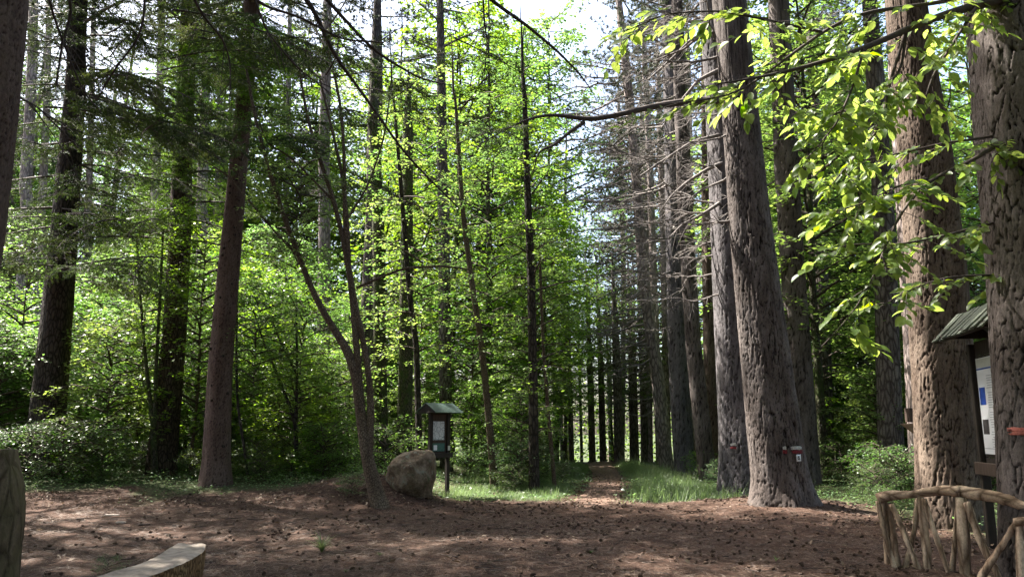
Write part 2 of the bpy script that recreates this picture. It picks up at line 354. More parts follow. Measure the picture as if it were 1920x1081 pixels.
def conifer_crown(seed, Ht, z0, Rad, nb, nbl, nn_, mat, NL=.07, NW=.014, droop=.35, rise=.05, hang=.5, z_in=.2, shape='tri'):
    rng = np.random.default_rng(seed); limbs = []; PP, DD, NN, TT = [], [], [], []
    for b in range(nb):
        u = (b+rng.random())/nb; z = z0+(Ht-z0)*u; L = Rad*(1-u)**.75*rng.uniform(.75, 1.1)+.25; az = b*2.399+rng.normal(0, .3)
        bc = branch_curve(rng, z, az, L, rise, droop*rng.uniform(.7, 1.3)); bc[:, 2] += .18*L*np.linspace(0, 1, 7)**4
        limbs.append(tube(bc, np.linspace(.01+.010*L, .004, 7), 4))
        for k in range(nbl):
            t = z_in+(1-z_in)*(k+rng.random())/nbl; i = min(int(t*6), 5); f = t*6-i
            p0 = bc[i]*(1-f)+bc[i+1]*f; d = nrm(bc[i+1]-bc[i]); side = 1 if k % 2 else -1; ang = side*rng.uniform(.6, 1.2)
            dh = nrm(np.array([d[0]*math.cos(ang)-d[1]*math.sin(ang), d[0]*math.sin(ang)+d[1]*math.cos(ang), d[2]-hang*rng.uniform(.4, 1.3)]))
            l = (.35*L*(1.1-t)+.16)*rng.uniform(.6, 1.2)
            if rng.random() < .6: limbs.append(tube(np.stack([p0, p0+dh*l*.5, p0+dh*l]), [.006, .004, .002], 3))
            m = max(4, int(nn_*l)); s = rng.uniform(0, 1, m); sd = np.cross(dh, [0, 0, 1.]); sd = nrm(sd)
            sub = rng.choice([-1, 1], m)[:, None]*sd*(rng.random(m)*.35*l*(1-s*.7))[:, None]   # secondary combs
            pp = p0+dh*l*s[:, None]+sub+rng.normal(0, .012, (m, 3)); pp[:, 2] -= np.abs(sub).sum(1)*.25
            roll = rng.uniform(0, 2*np.pi, m); up = np.cross(sd, dh)
            dd = dh*.9+(np.cos(roll)[:, None]*sd+np.sin(roll)[:, None]*up*.6)*.9
            PP.append(pp); DD.append(dd); NN.append(rng.normal(0, 1, (m, 3))); TT.append(np.clip(s*.4+rng.random(m)*.6, 0, 1))
    PP, DD, NN, TT = map(np.concatenate, (PP, DD, NN, TT)); n = len(PP)
    fo = leaves_mesh('needles', PP, DD, NN, NL*rng.uniform(.7, 1.2, n), NW, mat, tint=TT, shape=shape)
    return fo, tubes_obj('limbs', limbs, M['limb'])
def pine_top(seed, Ht, z0, Rad, nb, ntuft, nbl, mat, L=.19, W=.024):
    rng = np.random.default_rng(seed); limbs = []; PP, DD, TT = [], [], []
    for b in range(nb):
        u = (b+rng.random())/nb; z = z0+(Ht-z0)*u; l = Rad*(1-.7*u)*rng.uniform(.6, 1.1); az = b*2.399+rng.normal(0, .3)
        bc = branch_curve(rng, z, az, l, .25, -.1*rng.random(), wob=.1); limbs.append(tube(bc, np.linspace(.02+.012*l, .008, 7), 5))
        c = np.repeat(rng.uniform(.35, 1.05, 5), ntuft//5+1)[:ntuft]; i = np.minimum((c*6).astype(int), 5); f = np.clip(c*6-i, 0, 1)[:, None]
        off = np.repeat(rng.normal(0, 1, (5, 3))*np.array([.4, .4, .2]), ntuft//5+1, 0)[:ntuft]; tc = bc[i]*(1-f)+bc[i+1]*f+off+rng.normal(0, 1, (ntuft, 3))*np.array([.22, .22, .13])
        for q in tc[::4]: 
            a = bc[rng.integers(2, 6)]; limbs.append(tube(np.stack([a, (a+q)/2+[0, 0, .03], q]), [.012, .008, .004], 3))
        d = rng.normal(0, 1, (ntuft, nbl, 3)); d[..., 2] += .4; d = nrm(d)
        PP.append(np.repeat(tc[:, None], nbl, 1).reshape(-1, 3)); DD.append(d.reshape(-1, 3)); TT.append(np.repeat(rng.random(ntuft), nbl))
    PP, DD, TT = map(np.concatenate, (PP, DD, TT)); n = len(PP)
    fo = leaves_mesh('needles', PP, DD, rng.normal(0, 1, (n, 3)), L*rng.uniform(.7, 1.1, n), W, mat, tint=TT, shape='tri')
    return fo, tubes_obj('limbs', limbs, M['deadwood'])
def dead_branch(seed, L, sub=10, up=.15):
    rng = np.random.default_rng(seed); n = 9; t = np.linspace(0, 1, n)
    y = np.cumsum(rng.normal(0, .035, n))*L*.5; z = L*(-.28*t+.42*t*t*up/.15*.6)+np.cumsum(rng.normal(0, .02, n))*L
    P = np.stack([L*t, y, z], 1); out = [tube(P, np.linspace(.028+.004*L, .006, n), 5)]
    for k in range(sub):
        u = rng.uniform(.25, 1); i = min(int(u*8), 7); p = P[i]; a = rng.choice([-1, 1])*rng.uniform(.4, 1.1); l = rng.uniform(.2, .55)*L*(1.1-u)+.15
        d = np.array([math.cos(a), math.sin(a), rng.normal(0, .25)]); tt = np.linspace(0, 1, 5)
        Q = p+d*l*tt[:, None]+np.array([0, 0, rng.normal(-.05, .2)*l])*(tt**2)[:, None]+rng.normal(0, .02*l, (5, 3))*tt[:, None]
        out.append(tube(Q, np.linspace(.012, .003, 5), 4))
        for j in range(4):
            q = Q[rng.integers(1, 5)]; d2 = nrm(d+rng.normal(0, .7, 3)); l2 = l*.35
            out.append(tube(np.stack([q, q+d2*l2*.5, q+d2*l2+[0, 0, -.03]]), [.005, .004, .002], 3))
    return tubes_obj('dead_branch', out, M['deadwood'])

# ------------------------------------------------------------------ ground
def near_path(x, y): return np.abs(x-pathx(y))
def green_mask(x, y):
    """0 bare needle floor, 1 grass and herbs"""
    n = (vn(x*.9, y*.9, s=21)-.5)*1.6+(vn(x*3, y*3, s=22)-.5)*.6
    left = ss(-.4, .5, (y-(18.3+.05*x))*.8+n)*ss(-1.2, -2.4, x)
    mid = ss(-.4, .5, (y-17.6)*1.1+n*.6)*ss(-2.6, -1.2, x)
    right = ss(-.3, .4, (y-(16.6+.5*np.clip(6.0-x, 0, 3)))+n)*ss(2.2, 3.0, x)*(1-ss(3.6, 4.6, x)*(1-ss(17.2, 18.4, y)))
    fr = ss(-.3, .4, (x-7.2-.15*(y-15))*1.0+n*.7)*ss(11.5, 12.5, y)
    return np.clip(np.maximum.reduce([left, mid, right, fr]), 0, 1)
def ground_mat():
    m, n, l, out = newmat('forest_floor'); p = n.new('ShaderNodeBsdfPrincipled'); p.inputs['Roughness'].default_value = .92; p.inputs['Specular IOR Level'].default_value = .15
    v = coords(n, l); a = n.new('ShaderNodeAttribute'); a.attribute_name = 'green'
    va = coords(n, l, (1, .22, 1), rot=(0, 0, .5)); vb = coords(n, l, (.25, 1, 1), rot=(0, 0, -.3)); 
    f1 = noise(n, l, 38, va, 5, .8); f2 = noise(n, l, 38, vb, 5, .8); big = noise(n, l, .9, v, 5, .6); med = noise(n, l, 7, v, 6, .7)
    fib = n.new('ShaderNodeMath'); fib.operation = 'ADD'; l.new(f1, fib.inputs[0]); l.new(f2, fib.inputs[1])
    hf = n.new('ShaderNodeMath'); hf.operation = 'MULTIPLY'; l.new(fib.outputs[0], hf.inputs[0]); hf.inputs[1].default_value = .5
    c = ramp(n, l, hf.outputs[0], [(.38, (.010, .006, .0045)), (.5, (.054, .028, .019)), (.6, (.155, .096, .068))])
    c = mixc(n, l, ramp(n, l, med, [(.4, (.0, .0, .0)), (.68, (1, 1, 1))]), c, mixc(n, l, .5, c, (.024, .016, .013)))
    c = mixc(n, l, ramp(n, l, big, [(.42, (0, 0, 0)), (.6, (.6, .6, .6))]), c, mixc(n, l, .5, c, (.075, .046, .034)))
    g = ramp(n, l, med, [(.35, (.03, .03, .015)), (.6, (.06, .08, .03))])
    c = mixc(n, l, a.outputs['Fac'], c, g); l.new(c, p.inputs['Base Color'])
    b = n.new('ShaderNodeBump'); b.inputs['Strength'].default_value = .9; b.inputs['Distance'].default_value = .03
    s = n.new('ShaderNodeMath'); s.operation = 'ADD'; l.new(hf.outputs[0], s.inputs[0]); l.new(med, s.inputs[1])
    l.new(s.outputs[0], b.inputs['Height']); l.new(b.outputs[0], p.inputs['Normal']); l.new(p.outputs[0], out.inputs[0]); return m
M['ground'] = ground_mat()
def axis(a0, a1, step, lo, hi, m):
    core = np.arange(a0, a1+1e-6, step); g = 1.14**np.arange(1, m)*step
    L = a0-np.cumsum(g); Rr = a1+np.cumsum(g); return np.r_[L[L > lo][::-1], core, Rr[Rr < hi]]
gx = np.r_[-400, -250, axis(-12, 12, .11, -170, 170, 40), 250, 400]; gy = np.r_[-60, -30, -10, axis(5, 24, .11, -2, 300, 60), 400, 600]
GX, GY = np.meshgrid(gx, gy); GZ = H(GX, GY); ny, nx_ = GX.shape
near = (GY > 5) & (GY < 24) & (np.abs(GX) < 13)
GZ = GZ+near*((.03*(vn(GX*9, GY*9, s=41)-.5))+.03*(vn(GX*4.3, GY*4.3, s=42)-.5))
i, j = np.meshgrid(np.arange(ny-1), np.arange(nx_-1), indexing='ij')
Qd = np.stack([i*nx_+j, i*nx_+j+1, (i+1)*nx_+j+1, (i+1)*nx_+j], -1).reshape(-1, 4)
gm = green_mask(GX, GY)*ss(.7, 1.3, near_path(GX, GY)+.3*(vn(GX*3, GY*3, s=9)-.5))
g = link_mesh('ground', np.stack([GX, GY, GZ], -1).reshape(-1, 3), [Qd], M['ground'], attrs={'green': gm.ravel()})
tag(g, kind='structure')
# trodden path running away between the verges
M['path'] = plain_mat('trodden_needles', (.20, .13, .10), .95, .5, 14, bump=1, spec=.1, col2=(.07, .045, .033))
py_ = np.linspace(16.6, 41, 200); us = np.linspace(-1, 1, 13)
PY, US = np.meshgrid(py_, us, indexing='ij')
hw = (.53+.12*(vn(PY*1.4, US*0+np.sign(US)*3, s=8)-.3))*ss(16.0, 18.5, PY)
PXX = pathx(PY)+US*hw; PZ = H(PXX, PY)+.012-.02*(1-US**2)+.03*(1-US**2)
i, j = np.meshgrid(np.arange(199), np.arange(12), indexing='ij')
pq = np.stack([i*13+j, i*13+j+1, (i+1)*13+j+1, (i+1)*13+j], -1).reshape(-1, 4)
tag(link_mesh('path', np.stack([PXX, PY, PZ-.03*(np.abs(US) > .99)], -1).reshape(-1, 3), [pq], M['path']), kind='structure')

# ------------------------------------------------------------------ stock crowns (shared by copies)
print('crowns')
def keep(pair): return pair
TALLP = lambda u: .35+.65*math.sin(math.pi*min(1, .12+u*.88))
tall = [broad_crown(100+k, 15, 2.6, 3.2, 66, 10, 30, .15, M['beech'] if k % 2 else M['maple'], prof=TALLP) for k in range(3)]
mid = [broad_crown(200+k, 8.0, .9, 2.6, 46, 9, 28, .13, M['maple'] if k % 2 else M['beech'], prof=TALLP) for k in range(3)]
sap = [broad_crown(300+k, 3.8, .3, 1.6, 34, 9, 38, .10, M['beech'] if k != 1 else M['maple'], prof=TALLP) for k in range(3)]
bush = [broad_crown(400+k, 1.3, .08, 1.0, 20, 7, 46, .065, M['herb'] if k else M['maple'], rise=.7, prof=TALLP) for k in range(3)]
thin = [broad_crown(150+k, 13, 2.2, 2.0, 46, 6, 22, .12, M['maple'] if k else M['beech'], prof=TALLP, tw=.6) for k in range(2)]
firc = [conifer_crown(500+k, 24, 6.5, 3.0, 90, 26, 55, M['fir'] if k else M['spruce'], NL=.085, NW=.02) for k in range(2)]
firy = [conifer_crown(520, 6.0, .5, 1.3, 60, 16, 75, M['fir'], NL=.05, NW=.012, hang=.15, droop=.2)]
ptop = [pine_top(600+k, 12, 0, 3.2, 26, 34, 22, M['pine']) for k in range(3)]
deadb = [dead_branch(700+k, [2.6, 2.1, 1.7, 3.0, 2.3, 1.3][k], 12) for k in range(6)]
stock = [o for p in tall+thin+mid+sap+bush+firc+firy+ptop for o in p]+deadb
stubs = {}
for key, hgt, r0, mt in (('tall', 14.5, .13, 'bark_moss'), ('mid', 7.6, .055, 'bark_smooth'), ('sap', 3.5, .022, 'twig'), ('tallp', 1, .5, 'bark_far')):
    rng = np.random.default_rng(int(hgt*7)); n = 14; t = np.linspace(0, 1, n)
    P = np.stack([np.cumsum(rng.normal(0, .02*hgt/8, n)), np.cumsum(rng.normal(0, .02*hgt/8, n)), t*hgt-.2], 1); P[:, :2] -= P[0, :2]
    if key != 'tallp': stubs[key] = tubes_obj('trunk', [tube(P, r0*(1-.85*t)+(.35*r0*np.exp(-t*30)), 9)], M[mt]); stock.append(stubs[key])

def clone_tree(name, label, cat, group, loc, rz, sc, tr, crown):
    t = thing(name, label, cat, loc, rz, group)
    if tr: put(tr, t, sc=sc, name='trunk')
    put(crown[0], t, sc=sc, name='crown'); put(crown[1], t, sc=sc, name='limbs')
    return t
rs = random.Random(11)

# ------------------------------------------------------------------ the large trees of the photograph
print('trees')
def deads(t, P, r, zlo, zhi, n, seed, az0=None, spread=3.14, scl=1.0):
    rng = random.Random(seed)
    for k in range(n):
        z = zlo+(zhi-zlo)*(k+rng.random())/n
        x = np.interp(z, P[:, 2], P[:, 0]); y = np.interp(z, P[:, 2], P[:, 1]); rr = float(np.interp(z, P[:, 2], r))
        a = rng.uniform(-math.pi, math.pi) if az0 is None else az0+rng.gauss(0, spread)
        s = scl*rng.uniform(.55, 1.15)
        put(rng.choice(deadb), t, (x+math.cos(a)*rr*.7, y+math.sin(a)*rr*.7, z), (rng.uniform(-.3, .3), rng.uniform(-.25, .25), a), s, 'dead_branch')
def big_tree(name, label, cat, pts, height, mat, nu=48, dz=.12, flare=.25, fh=.5, plate=(.075, .42), depth=.025, Y=None, seed=1, crown=None, cz=None, csc=1, group=None, dead=None):
    P, r, b = px_trunk(pts, height, Y=Y)
    t = thing(name, label, cat, tuple(b), 0, group)
    trunk('trunk', P, r, nu, dz, mat, t, plate, depth, flare, fh, seed)
    if crown:
        z = cz if cz is not None else 0; x = float(np.interp(z, P[:, 2], P[:, 0])); y = float(np.interp(z, P[:, 2], P[:, 1]))
        put(crown[0], t, (x, y, z), (0, 0, seed), csc, 'crown'); put(crown[1], t, (x, y, z), (0, 0, seed), csc, 'limbs')
    if dead: deads(t, P, r, *dead)
    return t, P, r, b
pi = math.pi
T = {}
T['P6'] = big_tree('black_pine', 'broad grey pine with flared roots and red and white paint marks at the path end', 'pine tree',
    [(1466, 940, 104), (1462, 900, 98), (1450, 800, 94), (1438, 700, 88), (1420, 540, 80), (1405, 400, 74), (1388, 200, 64), (1368, 0, 60)], 27, M['bark_pine'],
    190, .028, .5, .42, (.055, .42), .026, seed=3, crown=ptop[0], cz=15, dead=(5.5, 14, 12, 5, pi, .9))
T['P5'] = big_tree('black_pine', 'dark grey pine standing close behind the left side of the painted pine', 'pine tree',
    [(1396, 915, 92), (1390, 800, 82), (1380, 640, 74), (1367, 400, 68), (1354, 200, 62), (1338, 0, 52)], 26, M['bark_grey'],
    140, .04, .25, .4, (.055, .45), .022, Y=19.2, seed=5, crown=ptop[1], cz=14.5, dead=(4.5, 14, 18, 6, pi, .8))
T['P12'] = big_tree('black_pine', 'thick brown pine beside the big information board, sunlit along its left edge', 'pine tree',
    [(1782, 975, 118), (1776, 850, 108), (1766, 700, 104), (1757, 540, 102), (1735, 300, 88), (1712, 120, 72), (1698, 0, 66)], 25, M['bark_brown'],
    200, .026, .2, .4, (.06, .36), .03, Y=13.4, seed=8, crown=ptop[2], cz=14)
T['P13'] = big_tree('black_pine', 'nearest pine with deep plated bark and a faded red band at the right border', 'pine tree',
    [(1975, 1120, 160), (1968, 1000, 158), (1956, 800, 152), (1938, 500, 148), (1912, 200, 146), (1893, 0, 142)], 24, M['bark_pine'],
    260, .019, .12, .4, (.065, .32), .034, Y=9.0, seed=12, crown=ptop[0], cz=13)
T['P7'] = big_tree('black_pine', 'tall pine directly behind the right side of the painted pine', 'pine tree',
    [(1512, 875, 46), (1500, 700, 44), (1486, 500, 42), (1474, 300, 42), (1460, 0, 36)], 27, M['bark_pine'], 64, .08, .15, .4, (.08, .45), .03, Y=23, seed=14, crown=ptop[1], cz=16, dead=(8, 16, 10, 3))
T['P2'] = big_tree('black_pine', 'grey pine with a bright sunlit edge second from the path on its right', 'pine tree',
    [(1284, 880, 38), (1276, 760, 36), (1270, 640, 36), (1266, 400, 34), (1262, 200, 33), (1255, 30, 30)], 27, M['bark_grey'], 64, .08, .2, .4, (.08, .45), .03, Y=27, seed=15, crown=ptop[2], cz=12.5, dead=(5, 17, 34, 7, pi, .9, 1.2))
T['P3'] = big_tree('black_pine', 'grey pine between the dark pine and the pine with a bright edge', 'pine tree',
    [(1327, 880, 32), (1313, 760, 30), (1300, 640, 28), (1285, 400, 27), (1277, 200, 25), (1270, 30, 20)], 26, M['bark_pine'], 56, .09, .2, .4, (.08, .45), .025, Y=25, seed=16, crown=ptop[0], cz=16, dead=(6, 16, 22, 8, pi, .9))
T['P4'] = big_tree('black_pine', 'straight narrow pine just left of the dark grey pine', 'pine tree',
    [(1343, 875, 26), (1333, 700, 25), (1327, 400, 24), (1326, 200, 22), (1326, 30, 21)], 27, M['bark_brown'], 56, .1, .15, .4, (.08, .45), .02, Y=29, seed=17, crown=ptop[1], cz=17, dead=(7, 17, 18, 9))
T['P1'] = big_tree('black_pine', 'slender pine leaning towards the path with many bare side branches', 'pine tree',
    [(1250, 850, 26), (1232, 700, 24), (1208, 540, 22), (1195, 350, 19), (1182, 200, 17), (1170, 90, 15)], 25, M['bark_pale'], 48, .1, .2, .4, (.08, .45), .02, Y=31, seed=18, crown=ptop[2], cz=12, dead=(4, 17, 60, 10, pi, .9, 1.3))
# slender far pines showing between them
for k, (pts, Y) in enumerate([([(1237, 850, 15), (1228, 600, 14), (1220, 330, 13), (1208, 100, 11)], 38), ([(1252, 855, 14), (1245, 500, 13), (1236, 200, 11)], 42),
        ([(1302, 860, 16), (1295, 500, 15), (1290, 150, 13)], 40), ([(1218, 850, 13), (1213, 500, 11), (1205, 260, 10)], 46), ([(1166, 848, 10), (1170, 500, 9), (1160, 200, 8)], 50)]):
    big_tree('black_pine', 'thin sunlit pine crowded with dead branches beyond the path row', 'pine tree', pts, 25, M['bark_pale'], 20, .3, .1, .4, depth=0, Y=Y, seed=40+k, crown=ptop[k % 3], cz=15, group='thin far pines right of the path', dead=(3, 17, 36, 50+k, pi, 1.0, 1.35))
# right background trunks
for k, (lab, pts, Y, mt) in enumerate([('dark pine trunk deep in the wood right of the painted pine', [(1546, 835, 30), (1542, 600, 28), (1530, 300, 24)], 30, 'bark_far'),
        ('brown pine with peeling bark standing alone between painted pine and thick brown pine', [(1672, 890, 46), (1667, 700, 43), (1660, 450, 38), (1640, 150, 32)], 22, 'bark_far'),
        ('pine half hidden behind the left edge of the thick brown pine', [(1724, 905, 36), (1716, 700, 34), (1700, 450, 30), (1680, 150, 26)], 20, 'bark_pale')]):
    big_tree('black_pine', lab, 'pine tree', pts, 25, M[mt], 40, .15, .2, .4, depth=0, Y=Y, seed=60+k, crown=ptop[k % 3], cz=15)
for k, (px, w, Y) in enumerate([(1572, 12, 38), (1586, 14, 36), (1618, 16, 34), (1640, 10, 44), (1600, 9, 48)]):
    big_tree('pine_tree', 'slim dark trunk in the shaded wood right of the painted pine', 'pine tree', [(px, 840, w), (px-3, 500, w*.9), (px-10, 200, w*.8)], 22, M['bark_dark'], 16, .4, .1, depth=0, Y=Y, seed=70+k, crown=ptop[k % 3], cz=14, group='slim trunks in the right wood')
# left group
T['A'] = big_tree('spruce_tree', 'reddish scaly spruce trunk cut by the left border', 'spruce tree',
    [(-200, 1100, 200), (-130, 700, 170), (-76, 430, 150), (-45, 200, 140), (-25, 0, 138)], 22, M['bark_scaly'], 150, .022, .1, .4, (.045, .075), .012, Y=6.2, seed=21)
T['B'] = big_tree('fir_tree', 'nearly black fir trunk on the far left rising out of leafy bushes', 'fir tree',
    [(84, 880, 66), (88, 790, 62), (102, 640, 54), (118, 460, 46), (128, 330, 42), (140, 180, 34), (148, 0, 28)], 24, M['bark_dark'], 60, .09, .15, .5, (.1, .3), .02, Y=20.5, seed=22, crown=firc[1], cz=0)
T['C'] = big_tree('fir_tree', 'dark brown fir with ivy green sprouts left of the reddish spruce', 'fir tree',
    [(303, 890, 52), (310, 800, 50), (325, 640, 42), (336, 450, 38), (343, 280, 34), (352, 100, 30), (356, 0, 28)], 24, M['bark_fir'], 60, .09, .2, .5, (.1, .3), .02, Y=22, seed=23, crown=firc[0], cz=0)
T['D'] = big_tree('spruce_tree', 'smooth reddish spruce with rows of small knots on the bank', 'spruce tree',
    [(404, 912, 58), (406, 860, 50), (412, 700, 44), (425, 540, 40), (440, 380, 34), (452, 250, 31), (468, 80, 29), (473, 0, 27)], 25, M['bark_scaly'], 110, .035, .18, .3, (.045, .08), .006, Y=18.6, seed=24, crown=firc[0], cz=4)
# heavier upper crowns of the left trees: they keep the clearing in broken shade
for key, z, s_, cr in (('B', 12.5, 1.5, 0), ('C', 12, 1.3, 1), ('D', 12, 1.7, 2), ('C', 16, 1.2, 0), ('A', 14, 1.1, 2), ('P6', 16, 1.15, 1), ('P5', 17, 1.1, 0), ('P12', 14, 1.5, 1), ('P13', 13, 1.7, 2)):
    P, r, b = T[key][1:]; x = float(np.interp(z, P[:, 2], P[:, 0])); y = float(np.interp(z, P[:, 2], P[:, 1]))
    put(ptop[cr][0], T[key][0], (x, y, z), (0, 0, z), s_, 'crown'); put(ptop[cr][1], T[key][0], (x, y, z), (0, 0, z), s_, 'limbs')
# young leafy sprouts on the upper trunks
for key, px, py, s_ in [('C', 345, 110, .5), ('C', 365, 160, .45), ('C', 330, 200, .4), ('C', 350, 250, .45), ('C', 372, 80, .4), ('D', 470, 100, .5), ('D', 492, 130, .5), ('D', 455, 170, .4), ('D', 505, 80, .4), ('C', 342, 275, .35), ('D', 430, 110, .4), ('C', 390, 120, .45)]:
    b = T[key][3]; q_ = at(px, py, b[1]-.6)-b; put(sap[1][0], T[key][0], (q_[0], q_[1], q_[2]-1.1), (0, 0, px), s_, 'leafy_sprout')
# knots on the smooth spruce
P, r, b = T['D'][1:]; rng = np.random.default_rng(5)
kn = bpy.data.objects
kv, kf = tube(np.array([[0, 0, 0], [.03, 0, .005], [.045, 0, .01], [.047, 0, .01]]), [.05, .035, .018, .001], 7)
knot = link_mesh('knot', kv, [kf], M['bark_dark']); stock.append(knot)
for k in range(60):
    z = .9+10.5*k/60; rr = float(np.interp(z, P[:, 2], r)); a = rng.uniform(-2.9, -.2); x = float(np.interp(z, P[:, 2], P[:, 0])); y = float(np.interp(z, P[:, 2], P[:, 1]))
    put(knot, T['D'][0], (x+math.cos(a)*rr*.98, y+math.sin(a)*rr*.98, z), (0, 0, a), float(rng.uniform(.4, .9)), 'knot')
# mid trunks (photo position, width)
for lab, pts, Y, mt, nm, cat, cr, cz in [
    ('straight mossy trunk behind the many stemmed tree', [(716, 835, 26), (712, 640, 24), (710, 430, 22), (700, 200, 18)], 26, 'bark_moss', 'beech_tree', 'beech tree', 0, 4),
    ('wide shaded trunk behind the many stemmed tree, left of the straight mossy one', [(688, 830, 34), (692, 600, 32), (700, 430, 30), (705, 150, 26)], 31, 'bark_far', 'black_pine', 'pine tree', 'p', 15),
    ('mossy trunk left of the small map shelter', [(757, 840, 30), (760, 700, 27), (763, 500, 24), (765, 250, 20)], 25, 'bark_moss', 'beech_tree', 'beech tree', 1, 5),
    ('thin dark trunk leaning left just behind the shelter roof', [(789, 850, 13), (780, 640, 11), (768, 560, 10), (750, 330, 8)], 23, 'bark_dark', 'beech_tree', 'beech tree', 2, 4),
    ('tall straight trunk rising behind the shelter roof', [(838, 840, 24), (835, 640, 23), (832, 440, 22), (828, 220, 19), (826, 60, 15)], 29, 'bark_far', 'black_pine', 'pine tree', 'p', 16),
    ('thin crooked trunk leaning left, first to the right of the shelter', [(927, 900, 16), (916, 780, 13), (902, 640, 12), (886, 540, 11), (868, 400, 9), (858, 250, 7)], 22, 'bark_smooth', 'maple_tree', 'maple tree', 1, 4),
    ('straight dark young tree centred left of the path opening', [(1001, 905, 20), (999, 700, 17), (996, 520, 15), (990, 380, 13), (985, 220, 10), (980, 110, 6)], 21, 'bark_dark', 'maple_tree', 'maple tree', 0, 2.5),
    ('thin pale stem at the left verge of the path', [(1040, 895, 8), (1028, 780, 7), (1018, 640, 6), (1012, 480, 5)], 22, 'bark_smooth', 'maple_tree', 'maple tree', None, 0)]:
    c = None if cr is None else (ptop[1] if cr == 'p' else thin[cr % 2])
    big_tree(nm, lab, cat, pts, 23 if cr == 'p' else 14 if cr is not None else 7, M[mt], 24, .2, .2, .35, depth=0, Y=Y, seed=80+int(pts[0][0]) % 17, crown=c, cz=cz-3 if cr in (0, 1, 2) else cz, csc=.9 if cr in (0, 1, 2) else 1)
for k, (px, w, Y) in enumerate([(1072, 10, 38), (1111, 13, 40), (1131, 13, 41), (1161, 18, 39), (1190, 18, 41), (1208, 12, 44), (1054, 7, 46), (1091, 6, 52), (1145, 7, 55)]):
    big_tree('pine_tree', 'dark upright trunk at the far end of the path', 'pine tree', [(px, 866, w), (px-4, 700, w*.9), (px-10, 560, w*.5)], 11, M['bark_far'], 14, .4, .1, depth=0, Y=Y, seed=90+k, crown=mid[k % 3] if k in (1, 4, 7) else thin[k % 2] if k in (0, 3, 6) else None, cz=2.2, csc=.85, group='dark trunks beyond the end of the path')
# pale far-left pines
for k, (px, py, w, Y, tx) in enumerate([(42, 560, 24, 33, 60), (12, 560, 18, 40, 28), (78, 520, 16, 38, 88), (380, 480, 22, 36, 384), (408, 420, 14, 42, 412), (280, 700, 18, 34, 300), (165, 500, 14, 40, 172), (605, 800, 26, 30, 610), (536, 600, 12, 45, 540)]):
    big_tree('black_pine', 'pale pinkish pine trunk far back in the left wood', 'pine tree', [(px-8, 850, w*1.1), (px, py, w), (tx, 200, w*.75), (tx+4, 0, w*.65)], 27, M['bark_pale'], 18, .4, .1, depth=0, Y=Y, seed=110+k, crown=ptop[k % 3], cz=15, group='pale pines in the left wood', dead=(9, 16, 8, 130+k, pi, .9))

# many stemmed tree leaning beside the boulder
def px_line(pts, Y):
    P = np.array([at(a, b, y if y else Y) for a, b, w, y in [(p+(None,))[:4] if len(p) == 3 else p for p in pts]])
    r = np.array([p[2]/2*wpp(q)*.92 for p, q in zip(pts, P)]); return P, r
bF = hit(712, 948); YF = bF[1]
tF = thing('hazel_tree', 'leaning tree that splits into several thin bare stems beside the boulder', 'tree', tuple(bF))
def stem(pts, n=14, nm='stem', mat='bark_smooth', parent=None, org=None, Y=None):
    P, r = px_line(pts, Y or YF); S = spline(np.c_[P, r], n*2); org = bF if org is None else org
    V, Q = tube(S[:, :3]-org, S[:, 3], 10, .12, np.random.default_rng(n)); return link_mesh(nm, V, [Q], M[mat], parent or tF)
stem([(716, 965, 46), (708, 930, 34), (698, 895, 28), (686, 850, 25), (678, 790, 22), (669, 710, 21), (656, 660, 20), (622, 612, 14), (590, 555, 13), (560, 480, 11), (530, 400, 10), (505, 320, 9), (480, 230, 7), (462, 130, 5)], 24, 'trunk')
stem([(680, 800, 16), (673, 700, 14), (667, 640, 15), (662, 560, 13), (648, 470, 11), (628, 380, 9), (600, 300, 8), (575, 220, 6), (560, 120, 4)])
stem([(690, 860, 18), (697, 770, 15), (692, 690, 12), (674, 610, 13), (656, 520, 11), (645, 420, 9), (647, 330, 7), (641, 200, 6), (612, 80, 4)])
stem([(655, 515, 9), (652, 420, 8), (640, 320, 7), (622, 240, 5), (600, 150, 4)])
stem([(668, 540, 6), (700, 525, 5), (760, 502, 5), (830, 498, 4), (880, 505, 2)], nm='branch')
stem([(560, 480, 5), (520, 440, 4), (470, 380, 4), (430, 330, 3), (380, 300, 2)], nm='branch')
stem([(628, 380, 5), (580, 330, 4), (540, 290, 4), (500, 270, 3), (470, 180, 2)], nm='branch')
stem([(645, 420, 5), (690, 350, 4), (720, 260, 4), (735, 150, 3), (730, 60, 2)], nm='branch')
# its thin foliage high up
rng = np.random.default_rng(31)
put(mid[1][0], tF, (-2.0, .4, 4.2), (0, 0, 1), .55, 'crown'); put(mid[1][1], tF, (-2.0, .4, 4.2), (0, 0, 1), .55, 'limbs')
for z_, s_, k_ in ((11.5, .8, 0),): put(tall[k_][0], tF, (-1.6, .2, z_), (0, 0, 2), s_, 'crown'); put(tall[k_][1], tF, (-1.6, .2, z_), (0, 0, 2), s_, 'limbs')
